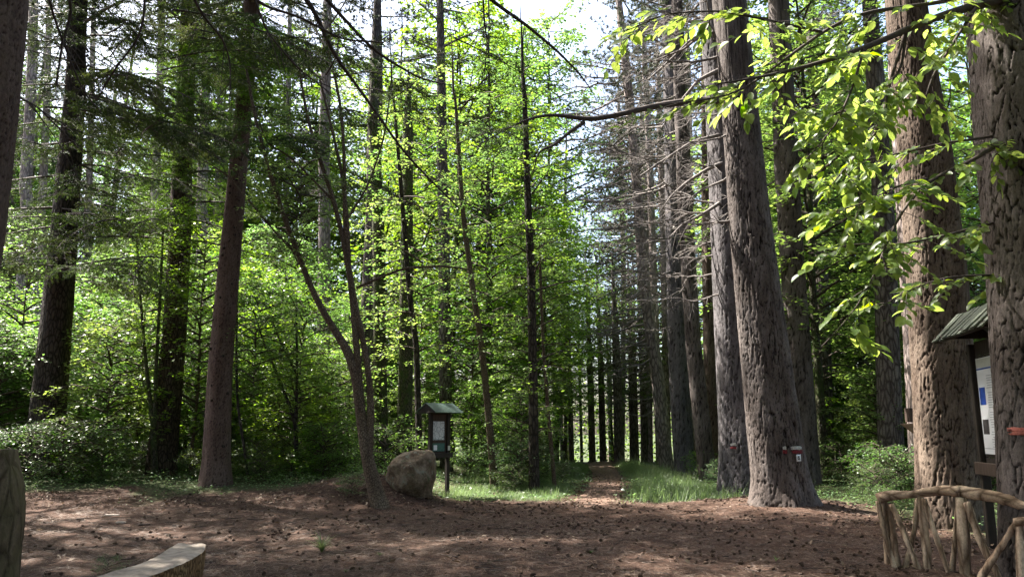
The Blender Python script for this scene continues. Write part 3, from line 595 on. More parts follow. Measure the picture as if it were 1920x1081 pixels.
# forked saplings
def sapling(label, base, stems, mat='bark_moss', Y=None, crown=None, cz=0, csc=.5):
    b = at(base[0], base[1], Y); b[2] = float(H(b[0], b[1])); t = thing('young_tree', label, 'young tree', tuple(b))
    for s in stems: stem(s, 10, 'stem', mat, t, b, Y)
    if crown: put(crown[0], t, (0, 0, cz), (0, 0, 1), csc, 'crown'); put(crown[1], t, (0, 0, cz), (0, 0, 1), csc, 'limbs')
sapling('young tree forking into two straight stems left of the dark brown fir', (291, 880), [[(290, 890, 14), (288, 790, 11), (280, 740, 8), (270, 640, 6), (262, 540, 5), (256, 440, 4)], [(290, 800, 9), (292, 700, 7), (300, 560, 6), (306, 430, 4)]], Y=20.9, crown=mid[0], cz=4.2, csc=.42)
sapling('young tree forking in a V between the reddish spruce and the leaning tree', (556, 850), [[(556, 850, 9), (555, 790, 8), (535, 740, 6), (510, 680, 5), (490, 630, 4), (475, 580, 3)], [(555, 790, 8), (557, 700, 5), (556, 600, 4), (556, 560, 3)], [(556, 700, 5), (530, 650, 4), (505, 590, 3)]], 'bark_dark', Y=21, crown=mid[2], cz=1.6, csc=.55)
sapling('thin bent dark stem right of the reddish spruce', (465, 890), [[(465, 890, 6), (457, 830, 6), (446, 770, 5), (443, 700, 5), (444, 600, 4), (446, 500, 3)]], 'bark_dark', Y=19.6, crown=sap[1], cz=1.8, csc=.8)
b = hit(968, 897); t = clone_tree('young_fir', 'small dark young fir between the two thin trunks right of the shelter', 'fir tree', None, tuple(b), .4, .5, stubs['mid'], firy[0])
b = at(640, 900, 19.8)

# bare limbs reaching over from overhead tree behind the viewer's left
tO = thing('overhanging_tree', 'bare dark limbs hanging down from above over the left half of the view', 'fir tree', (-4.5, 2.0, 0))
o0 = np.array([-4.5, 2.0, 0])
trunk('trunk', np.array([[0, 0, -.2], [0, 0, 8], [.2, .2, 18]]), np.array([.34, .28, .1]), 32, .2, M['bark_spruce'], tO, depth=0)
LIMBS = [
    [(520, -60, 12, 9), (590, 10, 10, 9.3), (615, 90, 8, 9.6), (680, 175, 6, 10), (760, 290, 5, 10.5), (810, 340, 4, 11), (860, 390, 3, 11.4)],
    [(560, -60, 10, 9), (640, 30, 7, 9.3), (700, 95, 6, 9.6), (790, 150, 4, 10), (850, 160, 2, 10.4)],
    [(860, -60, 9, 9), (925, 5, 8, 9.2), (985, 45, 7, 9.4), (1050, 100, 5, 9.6), (1098, 150, 3, 9.8), (1120, 190, 1, 9.9)],
    [(905, -20, 5, 9.2), (908, 40, 4, 9.3), (914, 80, 3, 9.3), (908, 140, 2, 9.3)],
    [(430, -50, 9, 8), (490, 12, 6, 8.4), (560, 30, 5, 8.8), (640, 75, 4, 9.2), (720, 80, 3, 9.6)],
    [(120, -50, 8, 7), (135, 20, 6, 7.2), (115, 90, 4, 7.3), (105, 160, 3, 7.4)],
    [(270, -40, 6, 7.5), (272, 20, 5, 7.6), (262, 70, 4, 7.6), (215, 130, 4, 7.8), (180, 190, 2, 8)],
    [(80, -50, 7, 7), (100, 30, 5, 7.2), (130, 110, 4, 7.4), (160, 180, 3, 7.6), (190, 210, 2, 7.8)],
    [(350, -30, 7, 8), (380, 30, 5, 8.4), (420, 75, 4, 8.8), (433, 120, 3, 9), (430, 200, 2, 9)],
    [(30, 180, 5, 6.3), (70, 200, 4, 7), (110, 240, 3, 7.6), (160, 290, 2, 8.2)],
    [(470, -20, 6, 8), (500, 60, 4, 8.3), (560, 130, 3, 8.6), (640, 190, 2, 9)]]
for k, L in enumerate(LIMBS):
    P, r = px_line(L, 9); S = spline(np.c_[P, r], 22); rg = np.random.default_rng(900+k); V = [tube(S[:, :3]-o0, S[:, 3], 6, .15, rg)]
    for q in range(8):
        i_ = rg.integers(4, 20); p = S[i_, :3]-o0; d = nrm(S[i_+1, :3]-S[i_, :3]+rg.normal(0, .5, 3)*[.12, .1, .1]+[0, 0, -.03]); l = rg.uniform(.25, .8)
        t_ = np.linspace(0, 1, 6)[:, None]; V.append(tube(p+nrm(d+rg.normal(0, .4, 3))*l*t_+np.array([0, 0, -.35*l])*t_**2, np.linspace(.006, .002, 6), 4))
    tubes_obj('bare_limb', V, M['limb'], tO)
# needle boughs hanging into the frame (each a part of that tree or of the far left trees)
def bough_obj(seed, L, mat, NL=.05, NW=.010, nn=110, dens=22):
    rng = np.random.default_rng(seed); limbs, PP, DD, NN, TT = [], [], [], [], []
    n = 8; t = np.linspace(0, 1, n); bc = np.stack([L*t, L*.08*np.sin(t*3+seed), -.32*L*t**1.6], 1); limbs.append(tube(bc, np.linspace(.016, .004, n), 5))
    for k in range(dens):
        u = .08+.92*(k+rng.random())/dens; i_ = min(int(u*7), 6); f = u*7-i_; p0 = bc[i_]*(1-f)+bc[i_+1]*f; side = 1 if k % 2 else -1; a = side*rng.uniform(.6, 1.1)
        dh = nrm(np.array([math.cos(a), math.sin(a), -rng.uniform(.15, .9)])); l = (.42*L*(1.05-u)+.12)*rng.uniform(.6, 1.1)
        limbs.append(tube(np.stack([p0, p0+dh*l*.5, p0+dh*l+[0, 0, -.08*l]]), [.006, .004, .002], 3)); sd = nrm(np.cross(dh, [0, 0, 1.]))
        for q in range(int(3+l*10)):
            v = rng.uniform(.1, 1); s2 = rng.choice([-1, 1]); l2 = .34*l*(1.1-v)+.04; d2 = nrm(dh*.75+sd*s2*.75+[0, 0, -rng.uniform(0, .4)]); b0 = p0+dh*l*v
            m = int(nn*l2)+4; s = rng.random(m); roll = rng.uniform(0, 6.28, m); A = nrm(np.cross(d2, [0, 0, 1.])); B = np.cross(A, d2)
            PP.append(b0+d2*l2*s[:, None]); DD.append(d2*.8+np.cos(roll)[:, None]*A+np.sin(roll)[:, None]*B*.7); NN.append(rng.normal(0, 1, (m, 3))); TT.append(np.clip(.25+.5*rng.random(m)+.3*(s-.5), 0, 1))
    PP, DD, NN, TT = map(np.concatenate, (PP, DD, NN, TT))
    f = leaves_mesh('needles', PP, DD, NN, NL*rng.uniform(.7, 1.2, len(PP)), NW, mat, tint=TT, shape='tri'); w = tubes_obj('bough', limbs, M['limb'])
    return f, w
boughs = [bough_obj(1, 2.6, M['fir']), bough_obj(2, 2.2, M['spruce']), bough_obj(3, 1.7, M['fir'])]
stock += [o for p in boughs for o in p]
def hang(tree, base, items):
    for k, (px, py, Y, az, sc, kind) in enumerate(items):
        p = at(px, py, Y)-base; w = put(boughs[kind][1], tree, tuple(p), (rs.uniform(-.2, .2), rs.uniform(-.2, .25), az), sc, 'bough')
        put(boughs[kind][0], w, name='needles')
rr_ = lambda a, b: rs.uniform(a, b)
hang(tO, o0, [(rr_(560, 860), rr_(60, 330), rr_(11, 14), rr_(-1.2, .6), rr_(.6, 1.0), rs.choice([0, 2])) for _ in range(16)])
hang(T['A'][0], T['A'][3], [(rr_(40, 330), rr_(-60, 260), rr_(9, 13), rr_(-.9, .9), rr_(.7, 1.1), rs.choice([0, 1, 1])) for _ in range(19)])
hang(T['B'][0], T['B'][3], [(rr_(90, 190), rr_(200, 560), rr_(18.5, 20.5), rr_(-2.8, .3), rr_(.9, 1.5), rs.choice([0, 1, 1])) for _ in range(16)])
hang(T['C'][0], T['C'][3], [(rr_(180, 300), rr_(230, 520), rr_(15.5, 19.5), rr_(-2.6, -.4), rr_(.8, 1.3), 1) for _ in range(16)])
hang(T['D'][0], T['D'][3], [(rr_(430, 520), rr_(0, 330), rr_(16.5, 18.5), rr_(-2.8, .5), rr_(.8, 1.3), rs.choice([0, 1])) for _ in range(20)])
# heavy bare limb of the dark grey pine reaching over the path
def limb_on(tree, base, pts, Y, nm='bare_limb', mat='limb', tw=6, seed=0):
    P, r = px_line(pts, Y); S = spline(np.c_[P, r], 26); rg = np.random.default_rng(seed); V = [tube(S[:, :3]-base, S[:, 3], 7, .15, rg)]
    for q in range(tw):
        i_ = rg.integers(6, 24); p = S[i_, :3]-base; d = nrm(nrm(S[i_+1, :3]-S[i_, :3])+rg.normal(0, .55, 3)); l = rg.uniform(.3, .9); t_ = np.linspace(0, 1, 6)[:, None]
        V.append(tube(p+d*l*t_+np.array([0, 0, -.25*l])*t_**2, np.linspace(.012, .003, 6), 4))
    return tubes_obj(nm, V, M[mat], tree)
t5, b5 = T['P5'][0], T['P5'][3]
limb_on(t5, b5, [(1362, 190, 17, 18.9), (1300, 188, 15, 18.3), (1220, 200, 13, 17.8), (1150, 218, 11, 17.3), (1092, 228, 10, 17), (1060, 214, 8, 16.7), (1010, 215, 6, 16.4), (960, 235, 4, 16), (900, 270, 2, 16)], 18, seed=1)
limb_on(t5, b5, [(1095, 229, 9, 17), (1065, 250, 7, 16.8), (1040, 272, 6, 16.6), (1010, 283, 4, 16.4), (1000, 320, 2, 16.3)], 17, seed=2)
for k, L in enumerate([[(1370, 300, 9), (1330, 315, 8), (1290, 340, 6), (1260, 365, 4), (1235, 400, 2)], [(1360, 250, 8), (1300, 265, 7), (1260, 290, 5), (1200, 330, 3)],
        [(1350, 130, 9), (1310, 150, 7), (1280, 185, 5), (1240, 240, 3)], [(1345, 60, 8), (1300, 70, 7), (1260, 110, 5), (1215, 150, 4)], [(1350, 380, 8), (1320, 400, 6), (1280, 420, 4), (1250, 450, 2)]]):
    limb_on(t5, b5, L, 18.8, 'dead_branch', 'deadwood', 5, 10+k)

# ------------------------------------------------------------------ chestnut branches over the right half
print('chestnut')
bC = np.array([9.6, 7.6, 0.]); bC[2] = float(H(bC[0], bC[1]))
tC = thing('chestnut_tree', 'chestnut tree whose large bright green leaves hang over the right half of the view', 'chestnut tree', tuple(bC))
trunk('trunk', np.array([[0, 0, -.2], [0, .1, 3], [-.2, .2, 7], [-.1, .3, 11]]), np.array([.2, .17, .12, .05]), 24, .15, M['bark_smooth'], tC, depth=0, flare=.2)
def chest_leaf(seed, wr=.36):
    """leaf 1 m long (scaled down when placed), lengthwise fold, drooping tip, toothed outline"""
    rg = np.random.default_rng(seed); n = 9; t = np.linspace(0, 1, n); w = wr*np.sin(np.pi*np.clip(t, 0, 1)**.85)**.8*.5
    w[0] = .012; w[-1] = .004; zc = -.22*t**2+.02*np.sin(t*6+seed); V = []
    for k in range(n):
        tooth = 1+(.07 if k % 2 else -.04); V += [(t[k], -w[k]*tooth, zc[k]+w[k]*.35), (t[k], 0, zc[k]), (t[k], w[k]*tooth, zc[k]+w[k]*.35)]
    Q = [];
    for k in range(n-1):
        a = 3*k; Q += [(a, a+1, a+4, a+3), (a+1, a+2, a+5, a+4)]
    V = np.array([(-.12, 0, .0), (-.12, .008, 0)]+V); Q = np.array(Q)+2; Q = np.vstack([Q, [[0, 1, 3, 3]]])[:-1]
    return link_mesh('leaf', V, [Q], M['chestnut'], smooth=True, attrs={'tint': np.full(len(V), rg.uniform(.2, .9))})
cl = [chest_leaf(k, [.54, .62, .50, .58, .66][k]) for k in range(5)]; stock += cl
CB = [[(1985, -40, 24, 9.6), (1870, 2, 20, 8.6), (1780, 24, 16, 8.2), (1700, 55, 13, 7.8), (1620, 92, 11, 7.4), (1540, 118, 9, 7.2), (1470, 136, 7, 7.0), (1400, 150, 5, 6.8), (1340, 158, 3, 6.6)],
      [(1985, -70, 16, 9.4), (1870, -22, 13, 8.6), (1770, 5, 9, 8.2), (1680, 15, 8, 7.9), (1600, 26, 8, 7.6), (1540, 60, 7, 7.4), (1480, 105, 6, 7.2), (1420, 150, 5, 7.0), (1380, 185, 4, 6.8), (1300, 188, 3, 6.6), (1240, 196, 2, 6.5)],
      [(1985, 190, 14, 9.8), (1850, 285, 9, 8.6), (1790, 318, 8, 8.3), (1740, 335, 7, 8.1), (1705, 375, 6, 8.0), (1670, 430, 5, 7.8), (1640, 520, 3, 7.7), (1600, 590, 2, 7.6), (1540, 650, 2, 7.5)],
      [(1985, 225, 10, 9.8), (1850, 258, 6, 8.8), (1770, 268, 5, 8.5), (1700, 285, 4, 8.2), (1620, 300, 3, 8.0)],
      [(1620, 92, 7, 7.4), (1600, 160, 5, 7.3), (1570, 230, 4, 7.2), (1520, 290, 2, 7.1)],
      [(1700, 55, 7, 7.8), (1690, 130, 5, 7.8), (1640, 190, 4, 7.7), (1560, 215, 3, 7.5), (1500, 200, 2, 7.3)],
      [(1540, 60, 6, 7.4), (1450, 40, 5, 7.2), (1350, 20, 4, 7.0), (1250, 25, 3, 6.8), (1170, 60, 2, 6.7)],
      [(1740, 335, 6, 8.1), (1680, 350, 4, 7.9), (1620, 380, 3, 7.7), (1560, 400, 2, 7.6)],
      [(1860, -30, 9, 8.4), (1800, 60, 6, 8.2), (1750, 140, 5, 8.0), (1730, 200, 3, 7.9)],
      [(1985, 395, 10, 9.8), (1850, 420, 6, 8.9), (1760, 445, 5, 8.5), (1680, 460, 4, 8.2), (1600, 455, 3, 8.0), (1520, 475, 2, 7.9)],
      [(1700, 55, 7, 7.8), (1670, 150, 6, 7.8), (1650, 240, 5, 7.7), (1590, 310, 4, 7.6), (1560, 345, 2, 7.5)],
      [(1985, 520, 8, 9.8), (1850, 515, 5, 9.0), (1770, 520, 4, 8.6), (1700, 545, 3, 8.4), (1650, 575, 2, 8.2)]]
NL_ = 0; extra = []
rg = np.random.default_rng(77)
def leafrot(d, n):
    x = Vector(d).normalized(); z = Vector(n); y = z.cross(x).normalized(); z = x.cross(y); return Matrix((x, y, z)).transposed().to_euler()
cand = []
for k, L in enumerate(CB):
    P, r = px_line(L, 8); S = spline(np.c_[P, r], 30); S[:, :3] -= bC
    V = [tube(S[:, :3], S[:, 3], 7, .12, rg)]; tw = []
    ntw = [26, 24, 22, 16, 14, 18, 16, 16, 12, 18, 18, 14][k]
    for q in range(ntw):
        u = (q+.9)/ntw; i_ = min(int(5+u*24), 28); p = S[i_, :3]; d0 = nrm(S[i_+1, :3]-S[i_, :3]) if i_ < 29 else nrm(S[i_, :3]-S[i_-1, :3])
        d = nrm(d0*.6+np.array([rg.normal(0, .8), rg.normal(0, .7), -rg.uniform(-.15, .45)])); l = rg.uniform(.25, .65); t_ = np.linspace(0, 1, 6)[:, None]
        tp = p+d*l*t_+np.array([0, 0, -.22*l])*t_**2; V.append(tube(tp, np.linspace(.005, .002, 6), 4)); tw.append((tp, d))
    b = tubes_obj('branch', V, M['limb'], tC)
    for tp, d in tw:
        nl = rg.integers(7, 12)
        for j in range(nl):
            v = .3+.7*(j+.5)/nl; i_ = min(int(v*5), 4); f = v*5-i_; p = tp[i_]*(1-f)+tp[i_+1]*f
            a = (1 if j % 2 else -1)*rg.uniform(.45, 1.2)*(1.0 if j < nl-2 else .5)
            sd = nrm(np.cross(d, [0, 0, 1.])); dd = nrm(d*math.cos(a)+sd*math.sin(a)+np.array([0, 0, -rg.uniform(-.1, .38)])); nn = np.array([rg.normal(0, .45), rg.normal(0, .45)-.5, .9])
            cand.append((b, p, dd, nn, rg.uniform(.09, .155), rg.integers(0, 5)))
rg.shuffle(idx := np.arange(len(cand)))
ex = []
for c, i_ in enumerate(idx):
    b, p, dd, nn, s, kd = cand[i_]
    if c < 300: put(cl[kd], b, tuple(p+dd*.12*s), leafrot(dd, nn), s, 'leaf')
    else: ex.append((p+dd*.12*s, dd, nn, s, kd))
Vs, Qs, o_, tn = [], [], 0, []
cls = []
for o in cl:
    v = np.empty(len(o.data.vertices)*3, np.float32); o.data.vertices.foreach_get('co', v); q = np.array([tuple(p.vertices) for p in o.data.polygons]); cls.append((v.reshape(-1, 3), q))
for p, dd, nn, s, kd in ex:
    m_ = np.array(leafrot(dd, nn).to_matrix()); v, q = cls[kd]; Vs.append((v*s) @ m_.T+p); Qs.append(q+o_); o_ += len(v); tn.append(np.full(len(v), rg.random()))
if Vs: tag(link_mesh('small_leaves', np.concatenate(Vs), [np.concatenate(Qs)], M['chestnut'], tC, attrs={'tint': np.concatenate(tn)}), kind='stuff')
print('chestnut leaves', len(cand))

# ------------------------------------------------------------------ understory
print('understory')
rnd = random.Random(5); placed = []
def ok(x, y, d):
    if y < 46 and abs(x-float(pathx(y))) < 1.9+(.6 if y > 24 else 0): return False
    if 17 < y < 46 and 4.0+(y-17)*.13 < x < 6.6+(y-17)*.24: return False          # pine row corridor
    for q in placed:
        if (q[0]-x)**2+(q[1]-y)**2 < d*d: return False
    placed.append((x, y)); return True
TR = [(95, 20.5, 40), (315, 22, 36), (410, 18.6, 34), (712, 26, 18), (692, 31, 20), (758, 25, 20), (783, 23, 12), (836, 29, 18), (912, 22, 14), (1000, 21, 16), (1545, 30, 18), (1670, 22, 30), (1215, 31, 24), (1245, 31, 14), (1272, 27, 24), (1303, 25, 24), (1332, 29, 14)]
def hides(x, y, rad):
    px = 960+x/(y*.984)*1450
    return any(y < Y_ and abs(px-p_) < w_+rad/y*1450 for p_, Y_, w_ in TR)
def zone(x, y, s):
    px = 960+x/(y*.984)*1450
    z = ('left of the nearly black fir' if px < 90 else 'between the two dark firs on the left' if px < 310 else 'just behind the reddish spruce' if px < 470 else 'between the reddish spruce and the leaning tree' if px < 690
         else 'behind the map shelter' if px < 880 else 'left of the path opening' if px < 1080 else 'beside the far part of the path' if px < 1230 else 'behind the row of pines' if px < 1520 else 'between the painted pine and the thick brown pine' if px < 1740 else 'behind the information board')
    return z
def wedge(y): return .70*y+3
for y0, y1, n, dmin, kinds, lab, nm, cat, grp in [
        (34, 52, 52, 2.4, 'tall', 'tall %s beech', 'beech_tree', 'beech tree', 'tall beeches'),
        (21.5, 44, 52, 2.5, 'mid', '%s young leafy beech', 'beech_tree', 'beech tree', 'young beeches'),
        (19.6, 38, 120, 1.1, 'sap', 'low %s leafy sapling', 'sapling', 'sapling', 'saplings')]:
    c = 0; tries = 0
    while c < n and tries < 5000:
        tries += 1; y = y0+(y1-y0)*rnd.random()**.9; x = rnd.uniform(-wedge(y), wedge(y)+1)
        if kinds == 'tall' and -3 < x-0.09*y < 3.2 and y > 22 and rnd.random() < .75: continue
        if kinds == 'sap' and -2.6 < x < 1.0 and y < 21: continue
        if x > 5.5 and y < 21: continue
        if kinds == 'mid' and -3.2 < x < 3.5 and y < 29: continue
        if kinds == 'tall' and -9 < x < 2 and y < 37: continue
        if kinds == 'tall' and (-26 < x < -4 and y < 43 or -11 < x < 4 and y < 48): continue
        if kinds != 'tall' and hides(x, y, .8 if kinds == 'sap' else 1.9): continue
        if not ok(x, y, dmin): continue
        c += 1; sc = rnd.uniform(.75, 1.15) if kinds != 'tall' else rnd.uniform(1.1, 1.5)
        zz_ = zone(x, y, sc); tone = 'large' if sc > .97 else 'small'
        clone_tree(nm, (lab % tone)+' '+zz_, cat, grp+' '+zz_, (x, y, float(H(x, y))), rnd.uniform(0, 6.28), sc, stubs[kinds], rnd.choice({'tall': tall, 'mid': mid, 'sap': sap}[kinds]))
for k, (y, dx) in enumerate([(48, 1.6), (50, 0)]):
    x = float(pathx(y))+dx; clone_tree('beech_tree', 'leafy beech closing the far end of the path', 'beech tree', 'beeches at the far end of the path', (x, y, float(H(x, y))), k*1.3, .75, stubs['tall'], thin[k % 2])
for k, (x, y) in enumerate([(-12.2, 13.4), (-14.8, 16.4), (-10.6, 10.6), (-17.5, 19.5)]):  # pines added beyond the left frame edge so their crowns shade the clearing
    t = thing('black_pine', 'tall black pine added out of frame left of the clearing for shade', 'pine tree', (x, y, float(H(x, y))), k, 'shade pines added left of the clearing')
    trunk('trunk', np.array([[0, 0, -.2], [0, 0, 12], [.1, 0, 25]]), np.array([.36, .26, .05]), 16, .6, M['bark_far'], t, depth=0)
    put(ptop[k % 3][0], t, (0, 0, 11), sc=1.8, name='crown'); put(ptop[k % 3][1], t, (0, 0, 11), sc=1.8, name='limbs')
# tall trees added outside the frame on the sunny side and overhead, whose crowns shade the clearing
for k, (x, y) in enumerate([(-13, 11), (-10.5, 6.5), (-8.5, 1), (-15, 4), (10.5, 2.5), (14.5, 9), (16, 15), (-6, -4), (3, -6), (14, 4), (-2, -8), (7.5, -3), (-11, -3), (11, -6), (-7, -10), (4, -12), (-15, -8), (18, 0), (0, -16), (-20, -1), (9, -14)]):
    t = thing('fir_tree', 'tall fir added out of frame round the clearing for shade', 'fir tree', (x, y, float(H(x, y))), k, 'shade firs added round the clearing')
    trunk('trunk', np.array([[0, 0, -.2], [0, 0, 12], [.1, 0, 25]]), np.array([.36, .26, .05]), 16, .6, M['bark_dark'], t, depth=0)
    c = firc[k % 2] if k % 3 == 0 else ptop[k % 3]; s_, z_ = (1.15, 0) if k % 3 == 0 else (1.9, 10); put(c[0], t, (0, 0, z_), sc=s_, name='crown'); put(c[1], t, (0, 0, z_), sc=s_, name='limbs')
for k, (x, y) in enumerate([(-12, 9), (-9.5, 4), (-7, -1), (9, 0), (12.5, 6), (0, -4), (-4, -7), (5, -9), (-13, -2), (15.5, 12), (13, -3), (-17, 8)]):  # beeches added out of frame to close the canopy and cut the skylight
    clone_tree('beech_tree', 'tall leafy beech added out of frame round the clearing for shade', 'beech tree', 'shade beeches added round the clearing', (x, y, float(H(x, y))), k, 1.45, stubs['tall'], tall[k % 3])
for k, (x, y) in enumerate([(9.5, 24), (12.5, 22), (15, 27), (11.5, 29), (17, 21.5), (13.8, 33), (19, 30), (9.8, 33)]):
    clone_tree('beech_tree', 'bright leafy beech in the wood behind the information board', 'beech tree', 'beeches behind the information board', (x, y, float(H(x, y))), k*1.7, 1.2, stubs['tall'], (tall[k % 3] if k % 3 == 0 else thin[k % 2]))
for k, (x, y) in enumerate([(-2.6, 34), (-1.0, 31), (.6, 35)]):
    clone_tree('beech_tree', 'tall leafy beech deep in the wood between the leaning tree and the path', 'beech tree', 'tall beeches left of the path', (x, y, float(H(x, y))), k*2.1, 1.45, stubs['tall'], thin[k % 2] if k % 3 else tall[k % 3])
for k, (x, y) in enumerate([(-12.5, 46), (-9.5, 49), (-7, 45.5), (-4.8, 50), (-2, 47), (.2, 51), (-15.5, 49), (-18, 45), (2.6, 49), (-5.8, 54), (-10.5, 54), (-1, 56)]):
    clone_tree('beech_tree', 'very tall leafy beech far back whose crown closes the view under the sky', 'beech tree', 'very tall far beeches', (x, y, float(H(x, y))), k*1.1, (1.75, 1.75, 1.8+.1*(k % 3)), stubs['tall'], tall[k % 3] if k in (0, 4, 5, 6, 7, 8, 9, 10, 11) else thin[k % 2])
for k, (y, dx, s_) in enumerate([(27, -2.5, .6), (29.5, -2.2, .72), (32, -2.6, .8), (37.5, -1.6, .7)]):
    x = float(pathx(y))+dx+(.9 if dx > 0 else 0); clone_tree('beech_tree', 'young beech leaning its leaves over the far part of the path', 'beech tree', 'young beeches flanking the path', (x if k != 8 else x-1.6, y, float(H(x, y))), k*1.9, s_, stubs['tall'], tall[k % 3])
# bushes
c = 0
for tries in range(4000):
    if c >= 90: break
    y = rnd.uniform(17.8, 27); x = rnd.uniform(-wedge(y), wedge(y))
    if float(green_mask(np.array(x), np.array(y))) < .6 or abs(x-float(pathx(y))) < 2.0: continue
    if -3.0 < x < 4.6 and y < 20.5: continue
    if -3.4 > x > -8.5 and y < 19.2 : continue
    if 3.9 < x < 7.4 and y < 21: continue
    if hides(x, y, .3) and y > 20.5 and rnd.random() < .8: continue
    c += 1
    s = rnd.uniform(.5, 1.05); zz_ = zone(x, y, s); clone_tree('bush', ('low' if s < .75 else 'wide')+' leafy bush '+zz_, 'bush', 'bushes '+zz_, (x, y, float(H(x, y))), rnd.uniform(0, 6.28), s, None, bush[rnd.randrange(3)])
def one_bush(lab, px, py, s, k, Y=None, zs=1):
    b = hit(px, py) if Y is None else at(px, py, Y); b[2] = float(H(b[0], b[1]))
    clone_tree('bush', lab, 'bush', None, tuple(b), rnd.uniform(0, 6), s, None, bush[k])
one_bush('dark leaved bush between the grass and the foot of the dark grey pine', 1362, 925, .62, 1)
one_bush('low bush in front of the nearly black fir trunk', 110, 905, 1.1, 1)
one_bush('low leafy bush under the left trunks beside the nearly black fir', 190, 900, .8, 2)
one_bush('bright low bush at the left end of the log railing', 1655, 955, .35, 2)
one_bush('small bush right of the painted pine roots', 1580, 900, .8, 0)
one_bush('spreading bush behind the log railing', 1690, 985, .4, 1)
one_bush('thin bush between the board posts and the nearest pine', 1880, 985, .4, 2)
one_bush('sunlit green clump left of the path mouth', 1055, 905, .45, 2)
one_bush('low leaves at the foot of the leaning tree', 660, 930, .35, 1)
one_bush('small green plant beside the left end of the log bench', 200, 1085, .18, 2)

# dense far wood beyond the single trees
print('far wood')
rg = np.random.default_rng(99); n = 170000
yy = rg.uniform(46, 80, n); xx = rg.uniform(-1, 1, n)*(.72*yy+6); cz_ = vn(xx*.22, yy*.22, s=51); top = 13+15*vn(xx*.12+3, yy*.12, s=52)
zz = rg.random(n)**.8*top; lowb = rg.random(n) < .3; zz = np.where(lowb, rg.random(n)*4.5, zz); yy = np.where(lowb, 46+(yy-46)*.5, yy)
kx = vn(xx*.8, yy*.8, zz*.8, 53) > np.where(lowb, .3, .42)
xx, yy, zz = xx[kx], yy[kx], zz[kx]; n = len(xx)
P = np.stack([xx, yy, zz+H(xx, yy)], 1); D = rg.normal(0, 1, (n, 3)); D[:, 2] *= .4; N = np.stack([rg.normal(0, .5, n), rg.normal(0, .5, n), np.ones(n)], 1)
wood = leaves_mesh('far_wood', P, D, N, .26*rg.uniform(.6, 1.2, n), .17, M['beech'], tint=np.clip(vn(xx*.3, yy*.3, zz*.5, 55)*.8+.3*rg.random(n), 0, 1), shape='quad')
tag(wood, 'dense sunlit broadleaf wood filling the distance', 'woodland', kind='stuff')
for k in range(26):
    Y = rnd.uniform(44, 62); x = rnd.uniform(-.66*Y, .66*Y)
    if 0 < x-.085*Y < 4: continue
    t = thing('black_pine', 'pine trunk far back in the wood', 'pine tree', (x, Y, float(H(x, Y))), 0, 'far pine trunks')
    w = rnd.uniform(.14, .26); trunk('trunk', np.array([[0, 0, -.3], [rnd.uniform(-.3, .3), 0, 12], [rnd.uniform(-.5, .5), 0, 26]]), np.array([w*1.3, w, w*.3]), 10, 1.0, M['bark_pale'] if k % 2 else M['bark_far'], t, depth=0)
    c = ptop[k % 3]; put(c[0], t, (0, 0, 14), sc=.8, name='crown'); put(c[1], t, (0, 0, 14), sc=.8, name='limbs')

# ------------------------------------------------------------------ ground cover
print('cover')
rg = np.random.default_rng(12)
def scatter(n, x0, x1, y0, y1, prob):
    x = rg.uniform(x0, x1, n); y = rg.uniform(y0, y1, n); k = rg.random(n) < prob(x, y); return x[k], y[k]
def offpath(x, y): return ss(.3, .85, near_path(x, y)+.25*(vn(x*4, y*4, s=61)-.5))
# grass
def gp(x, y):
    a = green_mask(x, y)*offpath(x, y)
    z = np.where(x > 1, 1.0, ss(-2.2, -1.2, x)*.75)*np.where(x > 5.2, .0, 1); return a*z*(.12+1.25*vn(x*2.2, y*2.2, s=62)**1.5)
x, y = scatter(190000, -2.6, 6.0, 17, 36, gp); n = len(x)
h = np.where(x > 2.2, .27, .13)*rg.uniform(.5, 1.3, n)*(.25+1.7*vn(x*1.9, y*1.9, s=63)**1.4)*ss(.3, 1.2, near_path(x, y)); h = np.maximum(h, .04)
a = rg.uniform(0, 6.28, n); le = rg.uniform(.2, 1.1, n); D = np.stack([np.cos(a)*le, np.sin(a)*le, np.ones(n)], 1)
tag(leaves_mesh('grass', np.stack([x, y, H(x, y)-.01], 1), D, np.stack([np.cos(a), np.sin(a), -.3*np.ones(n)], 1), h*1.1, .009+.012*h, M['grass'], tint=np.clip(vn(x, y, s=64)*.6+.45*rg.random(n), 0, 1), shape='tri'), 'soft green grass on both verges of the path', 'grass', kind='stuff')
# herb layer
def hp(x, y): return green_mask(x, y)*offpath(x, y)*(.25+1.0*vn(x*1.7, y*1.7, s=65)**1.3)
x, y = scatter(84000, -17, 17, 11.5, 27, hp); n = len(x); zz = rg.random(n)**1.5*.28*(vn(x*1.1, y*1.1, s=66)+.2)
zz *= np.where((x > -2.6) & (x < 2.2), .35, 1)
a = rg.uniform(0, 6.28, n); s = rg.uniform(.03, .075, n)
tag(leaves_mesh('undergrowth', np.stack([x, y, H(x, y)+zz+.01], 1), np.stack([np.cos(a), np.sin(a), rg.normal(.1, .3, n)], 1), np.stack([rg.normal(0, .4, n), rg.normal(0, .4, n), np.ones(n)], 1), s, s*.7, M['herb'], tint=np.clip(vn(x*1.2, y*1.2, s=67)*.5+.5*rg.random(n), 0, 1), shape='quad'), 'low leafy herbs covering the forest floor', 'undergrowth', kind='stuff')
